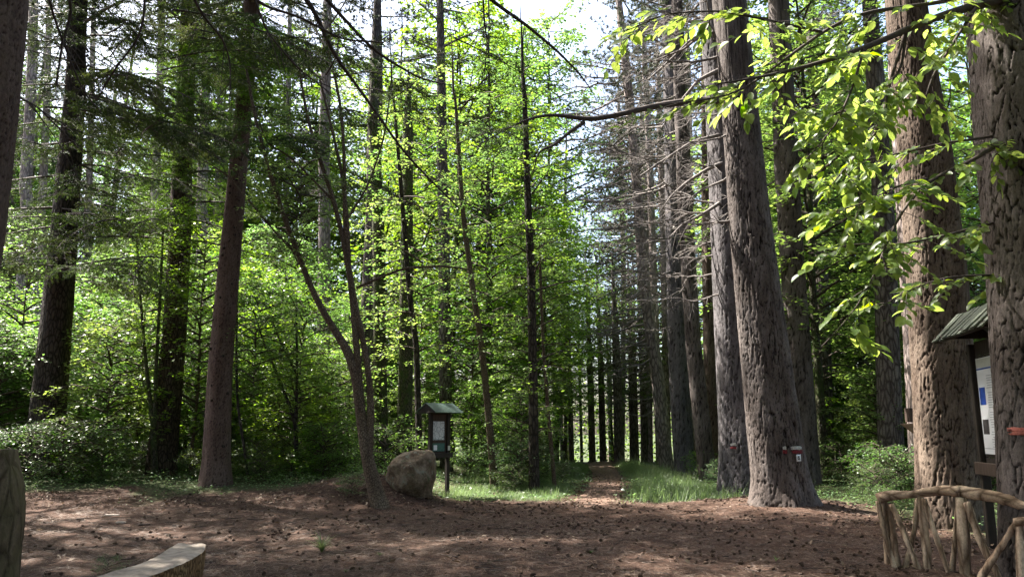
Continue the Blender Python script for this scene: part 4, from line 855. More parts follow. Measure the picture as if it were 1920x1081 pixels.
# dry leaves and leaf litter
def lp(x, y):
    e = ss(0, .6, .9-np.abs((y-(17.3+.05*x))+(vn(x, y, s=68)-.5)*1.2))*ss(-1.2, -2.2, x)
    m = np.exp(-(((x+2.9)/1.0)**2+((y-16.8)/.7)**2)); fr = np.exp(-(((x-7.0)/1.3)**2+((y-11.5)/2.5)**2))*.8
    pt = (near_path(x, y) < .75)*(y > 16.5)*.5; return np.clip(e*.9+1.6*m+fr+.05+pt, 0, 1)*(.3+.7*vn(x*3, y*3, s=69))
x, y = scatter(52000, -12, 11, 6.5, 28, lp); n = len(x); a = rg.uniform(0, 6.28, n); s = rg.uniform(.035, .09, n)
tag(leaves_mesh('leaf_litter', np.stack([x, y, H(x, y)+rg.random(n)*.05+.012], 1), np.stack([np.cos(a), np.sin(a), rg.normal(.1, .35, n)], 1), np.stack([rg.normal(0, .5, n), rg.normal(0, .5, n), np.ones(n)], 1), s, s*.6, M['litter'], shape='hex'), 'dry brown leaves drifted along the bank', 'leaf litter', kind='stuff')
# fallen needles
x, y = scatter(150000, -9, 9, 7.2, 18.5, lambda x, y: (1-green_mask(x, y))*(.25+.75*vn(x*2, y*2, s=70))*np.clip(11/y, 0, 1)**1.2); n = len(x); a = rg.uniform(0, 6.28, n)
tag(leaves_mesh('fallen_needles', np.stack([x, y, H(x, y)+rg.random(n)*.018+.008], 1), np.stack([np.cos(a), np.sin(a), rg.normal(.05, .16, n)], 1), np.stack([rg.normal(0, .5, n), rg.normal(0, .5, n), np.ones(n)], 1), rg.uniform(.08, .17, n), .005, M['needle'], shape='tri'), 'reddish pine needles covering the clearing floor', 'needles', kind='stuff')
# twigs
tw = []
for _ in range(420):
    x_, y_ = rg.uniform(-8, 8), rg.uniform(7.5, 18); a = rg.uniform(0, 3.14); l = rg.uniform(.08, .35); t_ = np.linspace(-.5, .5, 4)
    X = x_+np.cos(a)*l*t_+rg.normal(0, .008, 4); Yt = y_+np.sin(a)*l*t_+rg.normal(0, .008, 4); tw.append(tube(np.stack([X, Yt, H(X, Yt)+.02], 1), np.linspace(.007, .003, 4), 4))
tag(tubes_obj('fallen_twigs', tw, M['limb']), 'thin broken twigs scattered on the clearing', 'twigs', kind='stuff')

# pine cones
def cone_mesh():
    V, Q = [], []; nr, ns = 9, 9
    for i_ in range(nr*2+1):
        t = i_/(nr*2); prof = math.sin(math.pi*(.06+.9*t)**.8)**.75; open_ = 1.0 if i_ % 2 else .66
        for j_ in range(ns):
            a = 2*pi*(j_+(.5 if (i_//2) % 2 else 0))/ns; sc_ = prof*open_*(1 if j_ % 1 == 0 else 1); V.append((.026*sc_*math.cos(a), .026*sc_*math.sin(a), .064*(t-.5)+(.004 if i_ % 2 else 0)))
    for i_ in range(nr*2):
        for j_ in range(ns): Q.append((i_*ns+j_, i_*ns+(j_+1) % ns, (i_+1)*ns+(j_+1) % ns, (i_+1)*ns+j_))
    return np.array(V), np.array(Q)
M['cone'] = plain_mat('pine_cone_scales', (.10, .06, .04), .8, .6, 60)
CV, CQ = cone_mesh(); cone0 = link_mesh('pine_cone', CV, [CQ], M['cone'], smooth=False); stock.append(cone0)
def conep(x, y):
    d = .05+.8*ss(.5, .7, vn(x*.9, y*.9, s=71))+.25*vn(x*2.5, y*2.5, s=72)**2*2
    return (1-green_mask(x, y))*d*np.where((x > -1) & (y > 12.5), 1.4, .6)
x, y = scatter(3600, -7.5, 8.0, 7.6, 18.2, conep); o_ = np.argsort(np.hypot(x, y)); x, y = x[o_], y[o_]; print('cones', len(x))
vis = np.abs(x) < .66*y-.3; x, y = x[vis], y[vis]; Vs, Qs = [], []
for k in range(len(x)):
    s = float(rg.uniform(.6, 1.05)); rot = (1.57+rg.normal(0, .3), rg.uniform(-.4, .4), rg.uniform(0, 6.28)); z = float(H(x[k], y[k]))+.022*s
    if k < 300:
        c = cone0.copy(); C.objects.link(c); c.location = (x[k], y[k], z); c.rotation_euler = rot; c.scale = (s,)*3
        tag(c, 'open brown pine cone lying on the needle covered clearing', 'pine cone', 'pine cones scattered on the clearing')
    else:
        m_ = np.array(Matrix.LocRotScale(Vector((x[k], y[k], z)), bpy.data.objects[cone0.name].rotation_euler.__class__(rot), Vector((s,)*3))); Vs.append((CV @ m_[:3, :3].T)+m_[:3, 3]); Qs.append(CQ+len(CV)*len(Qs))
if Vs: tag(link_mesh('pine_cones', np.concatenate(Vs), [np.concatenate(Qs)], M['cone'], smooth=False), 'many more brown pine cones strewn farther over the clearing', 'pine cones', kind='stuff')

# grass tufts in the clearing
def tuft(lab, px, py, n, hgt, wd, mat='grass'):
    b = hit(px, py); rgg = np.random.default_rng(int(px)); V, Q = [], []
    a = rgg.uniform(0, 6.28, n); o = thing('grass_tuft', lab, 'grass tuft', tuple(b))
    segs = 5; T_ = []
    for k in range(n):
        l = hgt*rgg.uniform(.6, 1.2); lean = rgg.uniform(.4, 1.5); t_ = np.linspace(0, 1, segs); c = np.stack([np.cos(a[k])*lean*l*t_**1.6, np.sin(a[k])*lean*l*t_**1.6, l*(t_-.45*lean*t_**2.2)], 1)
        sd = np.array([-math.sin(a[k]), math.cos(a[k]), 0])*wd; w = (1-t_**1.5)[:, None]; V += list(c+sd*w)+list(c-sd*w); b0 = k*segs*2
        Q += [(b0+q, b0+q+1, b0+segs+q+1, b0+segs+q) for q in range(segs-1)]; T_ += [rgg.random()]*(segs*2)
    link_mesh('blades', np.array(V), [np.array(Q)], M[mat], o, attrs={'tint': T_})
tuft('pale green tuft of long arching grass in the clearing', 603, 1036, 80, .34, .006, 'pale_grass')
tuft('tiny flat green tuft right of the arching grass', 712, 1042, 60, .07, .006)
tuft('tiny green tuft low in the middle of the clearing', 1108, 1037, 16, .07, .006)
tuft('sparse green tuft in sun left of the log railing', 1455, 1052, 14, .08, .006)
tuft('low flat tuft beneath the arching grass', 648, 1073, 40, .05, .006)

# ------------------------------------------------------------------ built things
print('built')
def box(c, s, rot=None, bev=0.0):
    c = np.array(c, float); s = np.array(s, float)/2
    if bev > 0:
        import itertools
        V = []
        for sx, sy, sz in itertools.product((-1, 1), repeat=3):
            for ax in range(3):
                v = s*np.array((sx, sy, sz)); v2 = v.copy()
                for a2 in range(3):
                    if a2 != ax: v2[a2] -= bev*np.sign(v[a2])
                V.append(v2)
        import bmesh
        bm = bmesh.new(); vs = [bm.verts.new(v) for v in V]; r_ = bmesh.ops.convex_hull(bm, input=vs); bm.verts.ensure_lookup_table(); bm.verts.index_update()
        bmesh.ops.dissolve_limit(bm, angle_limit=.02, verts=bm.verts, edges=bm.edges); bm.verts.index_update()
        V = np.array([v.co for v in bm.verts]); Fc = [tuple(v.index for v in f.verts) for f in bm.faces]; bm.free()
    else:
        V = np.array([(x, y, z) for x in (-1, 1) for y in (-1, 1) for z in (-1, 1)])*s
        Fc = [(0, 1, 3, 2), (4, 6, 7, 5), (0, 4, 5, 1), (2, 3, 7, 6), (0, 2, 6, 4), (1, 5, 7, 3)]
    if rot is not None: V = V @ np.array(rot).T
    return V+c, Fc
def poly_obj(name, parts, mat, parent=None):
    V, Fc, o = [], [], 0
    for v, f in parts: V += [tuple(q) for q in v]; Fc += [tuple(i_+o for i_ in q) for q in f]; o += len(v)
    me = bpy.data.meshes.new(name); me.from_pydata(V, [], Fc); me.update(); me.materials.append(mat); ob = bpy.data.objects.new(name, me); C.objects.link(ob)
    if parent: ob.parent = parent
    return ob
M['dark_wood'] = plain_mat('dark_stained_wood', (.035, .026, .02), .75, .4, 25, .15, .3)
M['brown_wood'] = plain_mat('brown_stained_wood', (.075, .05, .038), .75, .4, 25, .15, .3)
M['roof_green'] = plain_mat('green_roof_sheet', (.022, .05, .038), .6, .35, 9, 1, .1, .5)
M['roof_old'] = plain_mat('weathered_green_shingle', (.15, .17, .13), .8, .5, 14, 1, .4)
M['rail'] = bark_mat('peeled_log', (.11, .07, .045), (.38, .27, .185), (.50, .38, .28), False, 9, .12, .5, .012)
M['rail_top'] = M['rail'].copy(); M['rail_top'].name = 'peeled_rail'
for nd in M['rail_top'].node_tree.nodes:
    if nd.type == 'MAPPING': nd.inputs['Scale'].default_value = (.14, .8, 1) if nd.inputs['Scale'].default_value[2] < .3 else (.35, 1, 1)
M['log_face'] = plain_mat('sawn_log_face', (.40, .33, .27), .8, .4, 9, 1, .3, col2=(.20, .16, .13))
M['log_bark'] = bark_mat('log_bench_bark', (.07, .035, .015), (.24, .13, .06), (.32, .2, .1), False, 22, .5, .7, .02)
M['paper'] = plain_mat('white_print_sheet', (.75, .76, .78), .35, .04, 4, 1, 0, .5)
M['ink'] = plain_mat('grey_print', (.30, .31, .34), .5, .2, 30, 1, 0)
M['blue'] = plain_mat('blue_print', (.03, .08, .38), .4, .3, 20, 1, 0)
M['photo'] = plain_mat('dark_photo_print', (.10, .09, .09), .4, .7, 20, 1, 0)
M['beige'] = plain_mat('beige_print', (.50, .50, .44), .45, .1, 20, 1, 0)
M['teal'] = plain_mat('green_notice', (.06, .16, .13), .5, .4, 20, 1, 0)
M['red_paint'] = plain_mat('red_trail_paint', (.20, .025, .03), .85, .6, 40, 1, .5)
M['faded_red'] = plain_mat('faded_red_paint', (.42, .13, .10), .85, .45, 25, 1, .3)
M['white_paint'] = plain_mat('white_trail_paint', (.55, .53, .49), .8, .55, 40, 1, .5)

# --- small map shelter by the boulder
bk = hit(838, 931); ph = R(42)
tk = thing('map_shelter', 'small dark wooden map shelter with green gabled roof right of the boulder', 'information shelter', tuple(bk), ph)
# local x runs along the face (to the back right), local y to the back; long post at x=0
W_ = .52
for xx_ in (0., -W_): poly_obj('post', [box((xx_, 0, .98), (.085, .09, 2.1 if xx_ == 0 else 2.1), None, .006)], M['dark_wood'], tk)
poly_obj('backboard', [box((-W_/2, .02, 1.45), (W_-.09, .03, 1.05), None, .003)], M['brown_wood'], tk)
poly_obj('shelf', [box((-W_/2, -.05, .98), (W_+.10, .2, .11), None, .006)], M['dark_wood'], tk)
poly_obj('header', [box((-W_/2, 0, 1.98), (W_-.09, .06, .08), None, .004)], M['dark_wood'], tk)
# roof: ridge along local x
def slab(p0, p1, p2, p3, th):
    p = np.array([p0, p1, p2, p3], float); nn = np.cross(p[1]-p[0], p[3]-p[0]); nn /= np.linalg.norm(nn); V = np.vstack([p, p+nn*th]); return V, [(3, 2, 1, 0), (4, 5, 6, 7), (0, 1, 5, 4), (1, 2, 6, 5), (2, 3, 7, 6), (3, 0, 4, 7)]
x0_, x1_ = -W_-.16, .14; G = .43; zr, ze = 2.20, 1.97
poly_obj('roof_panel', [slab((x0_, -G, ze), (x1_, -G, ze), (x1_, -.002, zr), (x0_, -.002, zr), .018)], M['roof_green'], tk)
poly_obj('roof_panel', [slab((x0_, .002, zr), (x1_, .002, zr), (x1_, G, ze), (x0_, G, ze), .018)], M['roof_green'], tk)
for xx_ in (x0_+.03, x1_-.04):
    poly_obj('gable_board', [(np.array([(xx_, -G+.05, ze+.01), (xx_, G-.05, ze+.01), (xx_, 0, zr-.012), (xx_+.02, -G+.05, ze+.01), (xx_+.02, G-.05, ze+.01), (xx_+.02, 0, zr-.012)]), [(0, 2, 1), (3, 4, 5), (0, 1, 4, 3), (1, 2, 5, 4), (2, 0, 3, 5)])], M['dark_wood'], tk)
def map_mat():
    m, n, l, out = newmat('trail_map_print'); p = n.new('ShaderNodeBsdfPrincipled'); p.inputs['Roughness'].default_value = .35
    v = coords(n, l); vo = n.new('ShaderNodeTexVoronoi'); vo.feature = 'DISTANCE_TO_EDGE'; vo.inputs['Scale'].default_value = 9; l.new(v, vo.inputs['Vector'])
    nz = noise(n, l, 12, v, 5, .6, 2)
    c = mixc(n, l, ramp(n, l, vo.outputs['Distance'], [(.02, (1, 1, 1)), (.06, (0, 0, 0))]), (.62, .62, .64), (.18, .2, .22)); c = mixc(n, l, ramp(n, l, nz, [(.46, (0, 0, 0)), (.5, (1, 1, 1)), (.54, (0, 0, 0))]), c, (.25, .28, .36))
    l.new(c, p.inputs['Base Color']); l.new(p.outputs[0], out.inputs[0]); return m
M['map'] = map_mat()
poly_obj('map_sheet', [box((-W_/2-.02, -.004, 1.56), (.33, .01, .44))], M['map'], tk)
poly_obj('notice', [box((-W_/2-.02, -.004, 1.17), (.36, .01, .19))], M['teal'], tk)
poly_obj('paper_slip', [box((-W_/2-.12, -.014, 1.16), (.10, .006, .12))], M['paper'], tk)
poly_obj('paper_slip', [box((.0, -.052, 1.15), (.07, .006, .11))], M['beige'], tk)

# --- boulder
import bmesh
def boulder():
    c = hit(770, 932); b = thing('boulder', 'large rounded brown boulder left of the map shelter', 'boulder', tuple(c))
    bm = bmesh.new(); bmesh.ops.create_icosphere(bm, subdivisions=6, radius=1); P = np.array([v.co for v in bm.verts]); k = wpp(c)
    n = (vn(P[:, 0]*1.2+4, P[:, 1]*1.2, P[:, 2]*1.2, 80)-.5)*.34+(vn(P[:, 0]*3+4, P[:, 1]*3, P[:, 2]*3, 81)-.5)*.15+(vn(P[:, 0]*9, P[:, 1]*9, P[:, 2]*9, 82)-.5)*.045+(vn(P[:, 0]*25, P[:, 1]*25, P[:, 2]*25, 83)-.5)*.008
    r = np.sign(P)*np.abs(P)**.86
    P = r*(1+n)[:, None]
    X = P[:, 0]*53*k; Z = P[:, 2]*54*k; Y_ = P[:, 1]*.6
    # long low slope on the left, steep shoulder on the right
    lf = np.clip(-(X)/(53*k), 0, 1.2); Z = np.where(Z > 0, Z*(1-.42*lf**1.3), Z); X = np.where(X > 0, X*(.84), X*1.08)
    P = np.stack([X, Y_+.5, Z+.40], 1)
    for v, p in zip(bm.verts, P): v.co = p
    me = bpy.data.meshes.new('stone'); bm.to_mesh(me); bm.free(); me.polygons.foreach_set('use_smooth', np.ones(len(me.polygons), bool))
    m, nn, l, out = newmat('lichened_granite'); p = nn.new('ShaderNodeBsdfPrincipled'); p.inputs['Roughness'].default_value = .92; p.inputs['Specular IOR Level'].default_value = .2
    v = coords(nn, l); a1 = noise(nn, l, 2.2, v, 6, .65); a2 = noise(nn, l, 18, v, 6, .7); a3 = noise(nn, l, 90, v, 3, .7)
    cc = ramp(nn, l, a1, [(.35, (.085, .055, .035)), (.5, (.17, .125, .085)), (.65, (.25, .2, .15))]); cc = mixc(nn, l, .6, cc, ramp(nn, l, a2, [(.3, (.5, .48, .45)), (.7, (1.35, 1.35, 1.3))]), 'MULTIPLY'); cc = mixc(nn, l, .5, cc, ramp(nn, l, a3, [(.3, (.6, .6, .6)), (.7, (1.3, 1.3, 1.3))]), 'MULTIPLY')
    a4 = noise(nn, l, 5, v, 5, .75); cc = mixc(nn, l, ramp(nn, l, a4, [(.56, (0, 0, 0)), (.62, (.8, .8, .8))]), cc, (.20, .20, .15)); a5 = noise(nn, l, 3.3, coords(nn, l, rot=(1, .4, 0)), 6, .75); cc = mixc(nn, l, ramp(nn, l, a5, [(.58, (0, 0, 0)), (.66, (.85, .85, .85))]), cc, (.05, .065, .025)); l.new(cc, p.inputs['Base Color']); bb = nn.new('ShaderNodeBump'); bb.inputs['Strength'].default_value = .7; bb.inputs['Distance'].default_value = .02; l.new(a2, bb.inputs['Height']); l.new(bb.outputs[0], p.inputs['Normal']); l.new(p.outputs[0], out.inputs[0])
    me.materials.append(m); o = bpy.data.objects.new('stone', me); C.objects.link(o); o.parent = b
boulder()

# --- paint marks and tag on the pines: patches that hug the bark
def patch(name, tree, Tt, px, py, w, h, mat, off=.012, n=10, ragged=.15, seed=0, label=None):
    """curved painted patch centred at photo point on the trunk side facing the viewer"""
    t, P, r, b = Tt; rgp = np.random.default_rng(seed); Yb = b[1]; c = at(px, py, Yb); k = wpp(c)
    zc = c[2]-b[2]; V = []
    for i_ in range(n+1):
        for j_ in range(n+1):
            u, v = j_/n-.5, i_/n-.5; z = zc-v*h*k
            ax = float(np.interp(z, P[:, 2], P[:, 0])); ay = float(np.interp(z, P[:, 2], P[:, 1])); rr = float(np.interp(z, P[:, 2], r))*1.03+off
            e = 1+(ragged*(rgp.random()-.5)*2 if (i_ in (0, n) or j_ in (0, n)) else 0)
            X = (c[0]-b[0])+u*w*k*e-ax; X = max(-rr*.98, min(rr*.98, X)); V.append((ax+X, ay-math.sqrt(rr*rr-X*X), z+(.004*rgp.normal())))
    Q = [(i_*(n+1)+j_, i_*(n+1)+j_+1, (i_+1)*(n+1)+j_+1, (i_+1)*(n+1)+j_) for i_ in range(n) for j_ in range(n)]
    o = link_mesh(name, np.array(V), [np.array(Q)], mat, t); md = o.modifiers.new('thickness', 'SOLIDIFY'); md.thickness = .01; md.offset = 0
    if label: o['label'] = label
    return o
s6 = T['P6']
patch('paint_mark', 0, s6, 1477, 838, 21, 6, M['white_paint'], .035, 8, .3, 1); patch('paint_mark', 0, s6, 1478, 845, 22, 6, M['red_paint'], .035, 8, .3, 2)
patch('paint_mark', 0, s6, 1453, 838, 6, 5, M['white_paint'], .03, 6, .25, 3); patch('paint_mark', 0, s6, 1454, 845, 7, 6, M['red_paint'], .03, 6, .25, 4)
patch('number_plate', 0, s6, 1480, 856, 9, 12, M['paper'], .045, 4, 0, 5)
patch('plate_mark', 0, s6, 1479.5, 854, 3.0, 2.2, M['photo'], .06, 3, .2, 6); patch('plate_mark', 0, s6, 1480, 857.5, 4.8, 2.4, M['photo'], .06, 3, .3, 7)
patch('paint_mark', 0, T['P5'], 1365, 832, 9, 4, M['white_paint'], .02, 5, .2, 8); patch('paint_mark', 0, T['P5'], 1365, 838, 9, 4, M['red_paint'], .02, 5, .2, 9)
patch('paint_band', 0, T['P13'], 1918, 808, 76, 13, M['faded_red'], .004, 16, .08, 10)

# --- big information board at the right
pA = at(1838, 800, 10.95); pB = at(1880, 800, 10.2); dirb = nrm(np.array([pB[0]-pA[0], pB[1]-pA[1], 0.])); ang = math.atan2(dirb[1], dirb[0])
ob = np.array([pA[0], pA[1], float(H(pA[0], pA[1]))])
tb = thing('information_board', 'tall wooden information board with shingled roof and white poster behind the nearest pine', 'information board', tuple(ob), ang)
# local x: towards the viewer along the board, local y: away from the face (face looks to local -y)
def zat(px, py, p): return float(at(px, py, p[1])[2]-ob[2])
zt, zb = zat(1838, 673, pA), zat(1857, 850, at(1857, 850, 10.95)); BW = 1.15
poly_obj('post', [box((-.10, .03, 1.35), (.11, .11, 2.9), None, .008)], M['dark_wood'], tb)
poly_obj('post', [box((BW+.12, .03, 1.35), (.11, .11, 2.9), None, .008)], M['dark_wood'], tb)
for k in range(9):
    hh = (zt-zb+.5)/9; poly_obj('board_plank', [box((BW/2+.01, .06, zb-.25+hh*(k+.5)), (BW+.10, .03, hh-.008), None, .003)], M['dark_wood'], tb)
poly_obj('lower_rail', [box((BW/2+.01, -.045, zb-.2), (BW+.36, .05, .17), None, .008)], M['brown_wood'], tb)
poly_obj('poster', [box((BW/2, .035, (zt+zb)/2), (BW, .014, zt-zb))], M['paper'], tb)
hP = zt-zb
def pr(nm, x, z, w, h, m, y=.0265): poly_obj(nm, [box((x, y, zb+z), (w, .003, h))], M[m], tb)
pr('header_strip', BW/2, hP-.07, BW-.02, .12, 'beige'); pr('blue_strip', BW/2, hP-.15, BW-.02, .02, 'blue')
pr('picture', .13, hP*.60, .2, .24, 'blue'); pr('picture', .72, hP*.80, .26, .2, 'photo'); pr('picture', .14, hP*.28, .2, .2, 'photo'); pr('picture', .8, hP*.2, .3, .26, 'teal')
lines = []
for k in range(30):
    z = .1+(hP-.32)*k/30
    for (xa, xb) in ((.3, .56), (.6, 1.08)):
        if k % 8 == 7: continue
        lines.append(box(((xa+xb)/2, .0265, zb+z), (xb-xa-rnd.uniform(0, .08), .003, .008)))
poly_obj('text_lines', lines, M['ink'], tb)
pr('footer_line', BW/2, .075, BW-.04, .008, 'ink'); 
# roof of narrow shingle boards sloping down towards the face
zr_ = zat(1868, 572, pB)+.02; ze_ = zr_-.40
nsh = 13; x0_, x1_ = -.42, BW+.45
for k in range(nsh):
    xa = x0_+(x1_-x0_)*k/nsh; xb = x0_+(x1_-x0_)*(k+1)/nsh-.012; dz = rnd.uniform(-.01, .012); e = rnd.uniform(-.05, .03)
    poly_obj('shingle', [slab((xa, -.40+e, ze_+dz), (xb, -.40+e, ze_+dz), (xb, .0, zr_+dz), (xa, .0, zr_+dz), .022)], M['roof_old'], tb)
    poly_obj('shingle', [slab((xa, .006, zr_+dz), (xb, .006, zr_+dz), (xb, .40+e, ze_+dz), (xa, .40+e, ze_+dz), .022)], M['roof_old'], tb)
for xx_ in (-.1, BW+.12):
    poly_obj('gable_board', [(np.array([(xx_-.02, -.33, ze_+.03), (xx_-.02, .33, ze_+.03), (xx_-.02, 0, zr_-.04), (xx_+.02, -.33, ze_+.03), (xx_+.02, .33, ze_+.03), (xx_+.02, 0, zr_-.04)]), [(0, 2, 1), (3, 4, 5), (0, 1, 4, 3), (1, 2, 5, 4), (2, 0, 3, 5)])], M['dark_wood'], tb)
poly_obj('eave_beam', [box((BW/2, -.33, ze_+.04), (BW+.8, .07, .08), None, .006)], M['dark_wood'], tb)

# --- wooden box with a tapered bracket beside the thick brown pine
bx = at(1715, 800, 15.2); bx0 = np.array([bx[0], 15.2, float(H(bx[0], 15.2))])
tx = thing('wooden_box', 'small brown box above a pale tapered wooden bracket left of the thick brown pine', 'wooden box', tuple(bx0))
k = wpp(bx); zz_ = bx[2]-bx0[2]
poly_obj('box', [box((0, 0, zz_+22*k), (24*k, .2, 26*k), None, .005)], M['brown_wood'], tx)
V = np.array([(-21*k, -.12, zz_+6*k), (12*k, -.16, zz_+7*k), (12*k, .16, zz_+7*k), (-21*k, .12, zz_+6*k), (-3*k, -.05, zz_-11*k), (12*k, -.07, zz_-17*k), (12*k, .07, zz_-17*k), (-3*k, .05, zz_-11*k)])
poly_obj('bracket', [(V, [(0, 1, 2, 3)[::-1], (4, 5, 6, 7), (0, 4, 5, 1)[::-1], (1, 5, 6, 2)[::-1], (2, 6, 7, 3)[::-1], (3, 7, 4, 0)[::-1]])], plain_mat('pale_bracket_wood', (.36, .26, .2), .8, .3, 12), tx)
poly_obj('post', [box((14*k, .02, zz_/2), (.09, .09, zz_+.3), None, .006)], M['brown_wood'], tx)

# --- rustic log railing at the right front
def fy(px): return 9.75-(px-1650)/310*1.05            # runs a little towards the viewer to the right
bf = np.array([at(1665, 1060, 9.7)[0], 9.7, 0.]); bf[2] = float(H(bf[0], bf[1]))
tf = thing('log_railing', 'rustic railing of peeled crooked logs at the lower right corner', 'railing', tuple(bf))
def log(nm, pts, seed, n=22, sides=12, lab=None):
    P = np.array([at(a, b, fy(a)+dy) for a, b, w, dy in pts]); r = np.array([p[2]/2*wpp(q) for p, q in zip(pts, P)]); S = spline(np.c_[P, r], n); rgl = np.random.default_rng(seed)
    S[1:-1, :3] += rgl.normal(0, .0025, (n-2, 3)); rad = S[:, 3]*(1+.06*np.interp(np.arange(n), np.arange(0, n, 3), rgl.normal(0, 1, len(np.arange(0, n, 3)))))
    PP = np.vstack([S[:1, :3], S[:, :3], S[-1:, :3]]); PP[0] -= (S[1, :3]-S[0, :3])*.01; PP[-1] += (S[-1, :3]-S[-2, :3])*.01; rad = np.r_[.001, rad, .001]
    V, Q = tube(PP-bf, rad*(.92 if nm == 'top_rail' else .80), sides, .22, rgl); o = link_mesh(nm, V, [Q], M['rail_top' if nm == 'top_rail' else 'rail'], tf); return o
def down(px, dy=0): b = at(px, 1000, fy(px)+dy); return b
log('top_rail', [(1645, 934, 20, 0), (1664, 928, 22, 0), (1700, 927, 18, 0), (1728, 925, 18, 0), (1745, 920, 21, 0), (1780, 918, 22, 0), (1800, 922, 24, 0)], 1)
log('top_rail', [(1792, 919, 22, .02), (1812, 923, 25, .02), (1850, 928, 24, 0), (1890, 936, 24, 0), (1925, 948, 25, 0), (1990, 962, 24, 0)], 2)
log('post', [(1656, 938, 19, .06), (1662, 1000, 17, .06), (1668, 1072, 18, .06)], 3)
log('brace', [(1646, 938, 10, -.06), (1655, 985, 11, -.06), (1670, 1040, 11, -.06), (1680, 1072, 11, -.06)], 4)
log('post', [(1668, 942, 11, .05), (1675, 1000, 15, .05), (1684, 1070, 18, .05)], 5)
log('brace', [(1671, 944, 12, -.05), (1690, 985, 12, -.05), (1712, 1040, 13, -.05), (1735, 1105, 13, -.05)], 6)
log('brace', [(1722, 932, 11, .08), (1716, 985, 12, .08), (1708, 1025, 12, .08), (1692, 1082, 14, .08)], 7)
log('post', [(1726, 932, 15, .0), (1732, 985, 18, 0), (1738, 1040, 19, 0), (1745, 1110, 20, 0)], 8)
log('brace', [(1733, 934, 11, -.08), (1750, 990, 11, -.08), (1768, 1040, 12, -.08), (1790, 1110, 12, -.08)], 9)
log('post', [(1801, 932, 25, .0), (1806, 985, 27, 0), (1808, 1040, 28, 0), (1812, 1120, 28, 0)], 10)
log('brace', [(1813, 940, 16, -.09), (1828, 985, 17, -.09), (1848, 1035, 17, -.09), (1862, 1056, 16, -.09), (1882, 1110, 16, -.09)], 11)
log('brace', [(1796, 950, 10, .12), (1790, 1020, 12, .12), (1784, 1080, 13, .12)], 12)
log('brace', [(1905, 978, 13, -.22), (1880, 1020, 15, -.22), (1855, 1055, 16, -.22), (1838, 1085, 18, -.22), (1828, 1120, 18, -.22)], 13)
log('post', [(1912, 975, 20, -.22), (1914, 1040, 20, -.22), (1916, 1120, 20, -.22)], 14)
log('top_rail', [(1903, 978, 16, -.26), (1960, 972, 18, -.26), (2040, 968, 18, -.26)], 15)

# --- curved half-log bench at the lower left
M['log_face2'] = M['log_face']
zb_ = .42
def gp_(px, py, z): d = ray(px, py); t_ = (z-EYE)/d[2]; return np.array([0, 0, EYE])+d*t_
outer = np.array([gp_(a, b, zb_) for a, b in [(386, 1018), (384, 1030), (368, 1040), (340, 1056), (300, 1070), (262, 1084), (200, 1100), (120, 1118), (40, 1135)]])
inner = np.array([gp_(a, b, zb_) for a, b in [(330, 1018), (312, 1026), (305, 1034), (290, 1043), (262, 1053), (232, 1062), (180, 1080), (110, 1098), (20, 1112)]])
n = 60; O = spline(outer, n); I = spline(inner, n); bb = np.array([*((O[0]+I[0])/2)[:2], 0.]); bb[2] = float(H(bb[0], bb[1]))
tbn = thing('log_bench', 'curved bench made of a split log with pale flat seat at the lower left', 'bench', tuple(bb))
rgl = np.random.default_rng(3); m_ = 13; V = []
for k in range(n):
    for j_ in range(m_):
        u = j_/(m_-1); p = O[k]*(1-u)+I[k]*u; p = p+[0, 0, .0015*rgl.normal()+.006*math.sin(u*9+k*.3)-(.012 if u in (0, 1) else 0)]; V.append(p-bb)
Q = [(k*m_+j_, k*m_+j_+1, (k+1)*m_+j_+1, (k+1)*m_+j_) for k in range(n-1) for j_ in range(m_-1)]
link_mesh('seat', np.array(V), [np.array(Q)], M['log_face'], tbn)
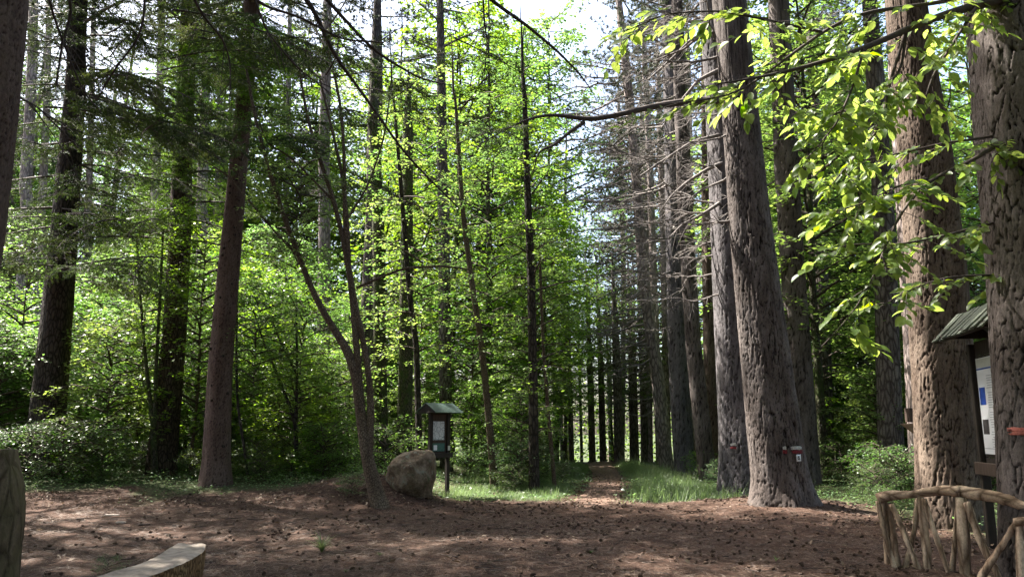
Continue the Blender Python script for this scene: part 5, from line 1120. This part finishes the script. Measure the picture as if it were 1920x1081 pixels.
# bark body: from the outer rim down and back under to the inner rim
V = []; m2 = 15
for k in range(n):
    for j_ in range(m2):
        u = j_/(m2-1); a = pi*u; mid_ = (O[k]+I[k])/2; half = (O[k]-I[k])/2; p = mid_+half*math.cos(a)*(1+.10*math.sin(a)); zlow = float(H(p[0], p[1]))-.03
        z = zb_-.012-(zb_-zlow)*min(1, (math.sin(a))*1.35)**.8; dsp = .02*(float(vn(np.array(k*.5), np.array(j_*1.1), s=91))-.5); V.append((p[0]+dsp-bb[0], p[1]-dsp-bb[1], z-bb[2]))
Q = [(k*m2+j_, (k+1)*m2+j_, (k+1)*m2+j_+1, k*m2+j_+1) for k in range(n-1) for j_ in range(m2-1)]
cap = [tuple(range(m2))]
o = poly_obj('bark', [(V, Q+cap)], M['log_bark'], tbn)

# --- weathered log post at the left border
pl = at(-12, 1120, 7.0); pl[2] = float(H(pl[0], pl[1])); tl = thing('log_post', 'upright weathered log with bare yellowish wood at the left border', 'log post', tuple(pl))
zt_ = float(at(0, 842, 7.0)[2]-pl[2]); zz_ = np.linspace(-.1, zt_, 40); rad = np.interp(zz_, [0, .32, .34, zt_-.3, zt_], [.20, .19, .165, .15, .07]); rad = rad*(1+.05*np.sin(zz_*9))
PP = np.stack([.02*np.sin(zz_*3), 0*zz_, zz_], 1); PP = np.vstack([PP, [[PP[-1, 0], 0, zt_+.01]]]); V, Q = tube(PP, np.r_[rad, .002], 28, .06, np.random.default_rng(4))
link_mesh('log', V, [Q], bark_mat('weathered_log', (.05, .035, .02), (.17, .125, .08), (.10, .07, .045), False, 12, .25, .6, .02, moss=(.12, .095, .05)), tl)
# fallen bits of wood
M['chip'] = plain_mat('bleached_wood', (.42, .36, .31), .8, .3, 20)
for k, (px, py, l, lab) in enumerate([(210, 968, .26, 'pale flat bark piece at the back left of the clearing'), (226, 982, .16, 'short pale bark chip in front of the pale flat bark piece'), (270, 986, .18, 'brown wood chip beside the short shadow on the left'), (150, 975, .12, 'reddish chip nearest the left bank')]):
    b = hit(px, py); t = thing('bark_piece', lab, 'piece of bark', tuple(b)); rgl = np.random.default_rng(k)
    t_ = np.linspace(-.5, .5, 6); poly_obj('bark', [box((0, 0, .03), (l, .07, .025), np.array(Matrix.Rotation(.3*k, 3, 'Z')), .008)], M['chip'] if k < 2 else M['brown_wood'], t)

# ------------------------------------------------------------------ drop the unplaced stock originals (their mesh data lives on in the copies)
for o in stock:
    if o.name in bpy.data.objects: bpy.data.objects.remove(o)
tri = 0
for me in bpy.data.meshes:
    if me.users: tri += sum(1 for _ in ()) + int(len(me.loops)-2*len(me.polygons))
open('/tmp/stats.txt','w').write(str((tri,len(bpy.data.objects))))if 0 else print('unique triangles', tri, 'objects', len(bpy.data.objects))
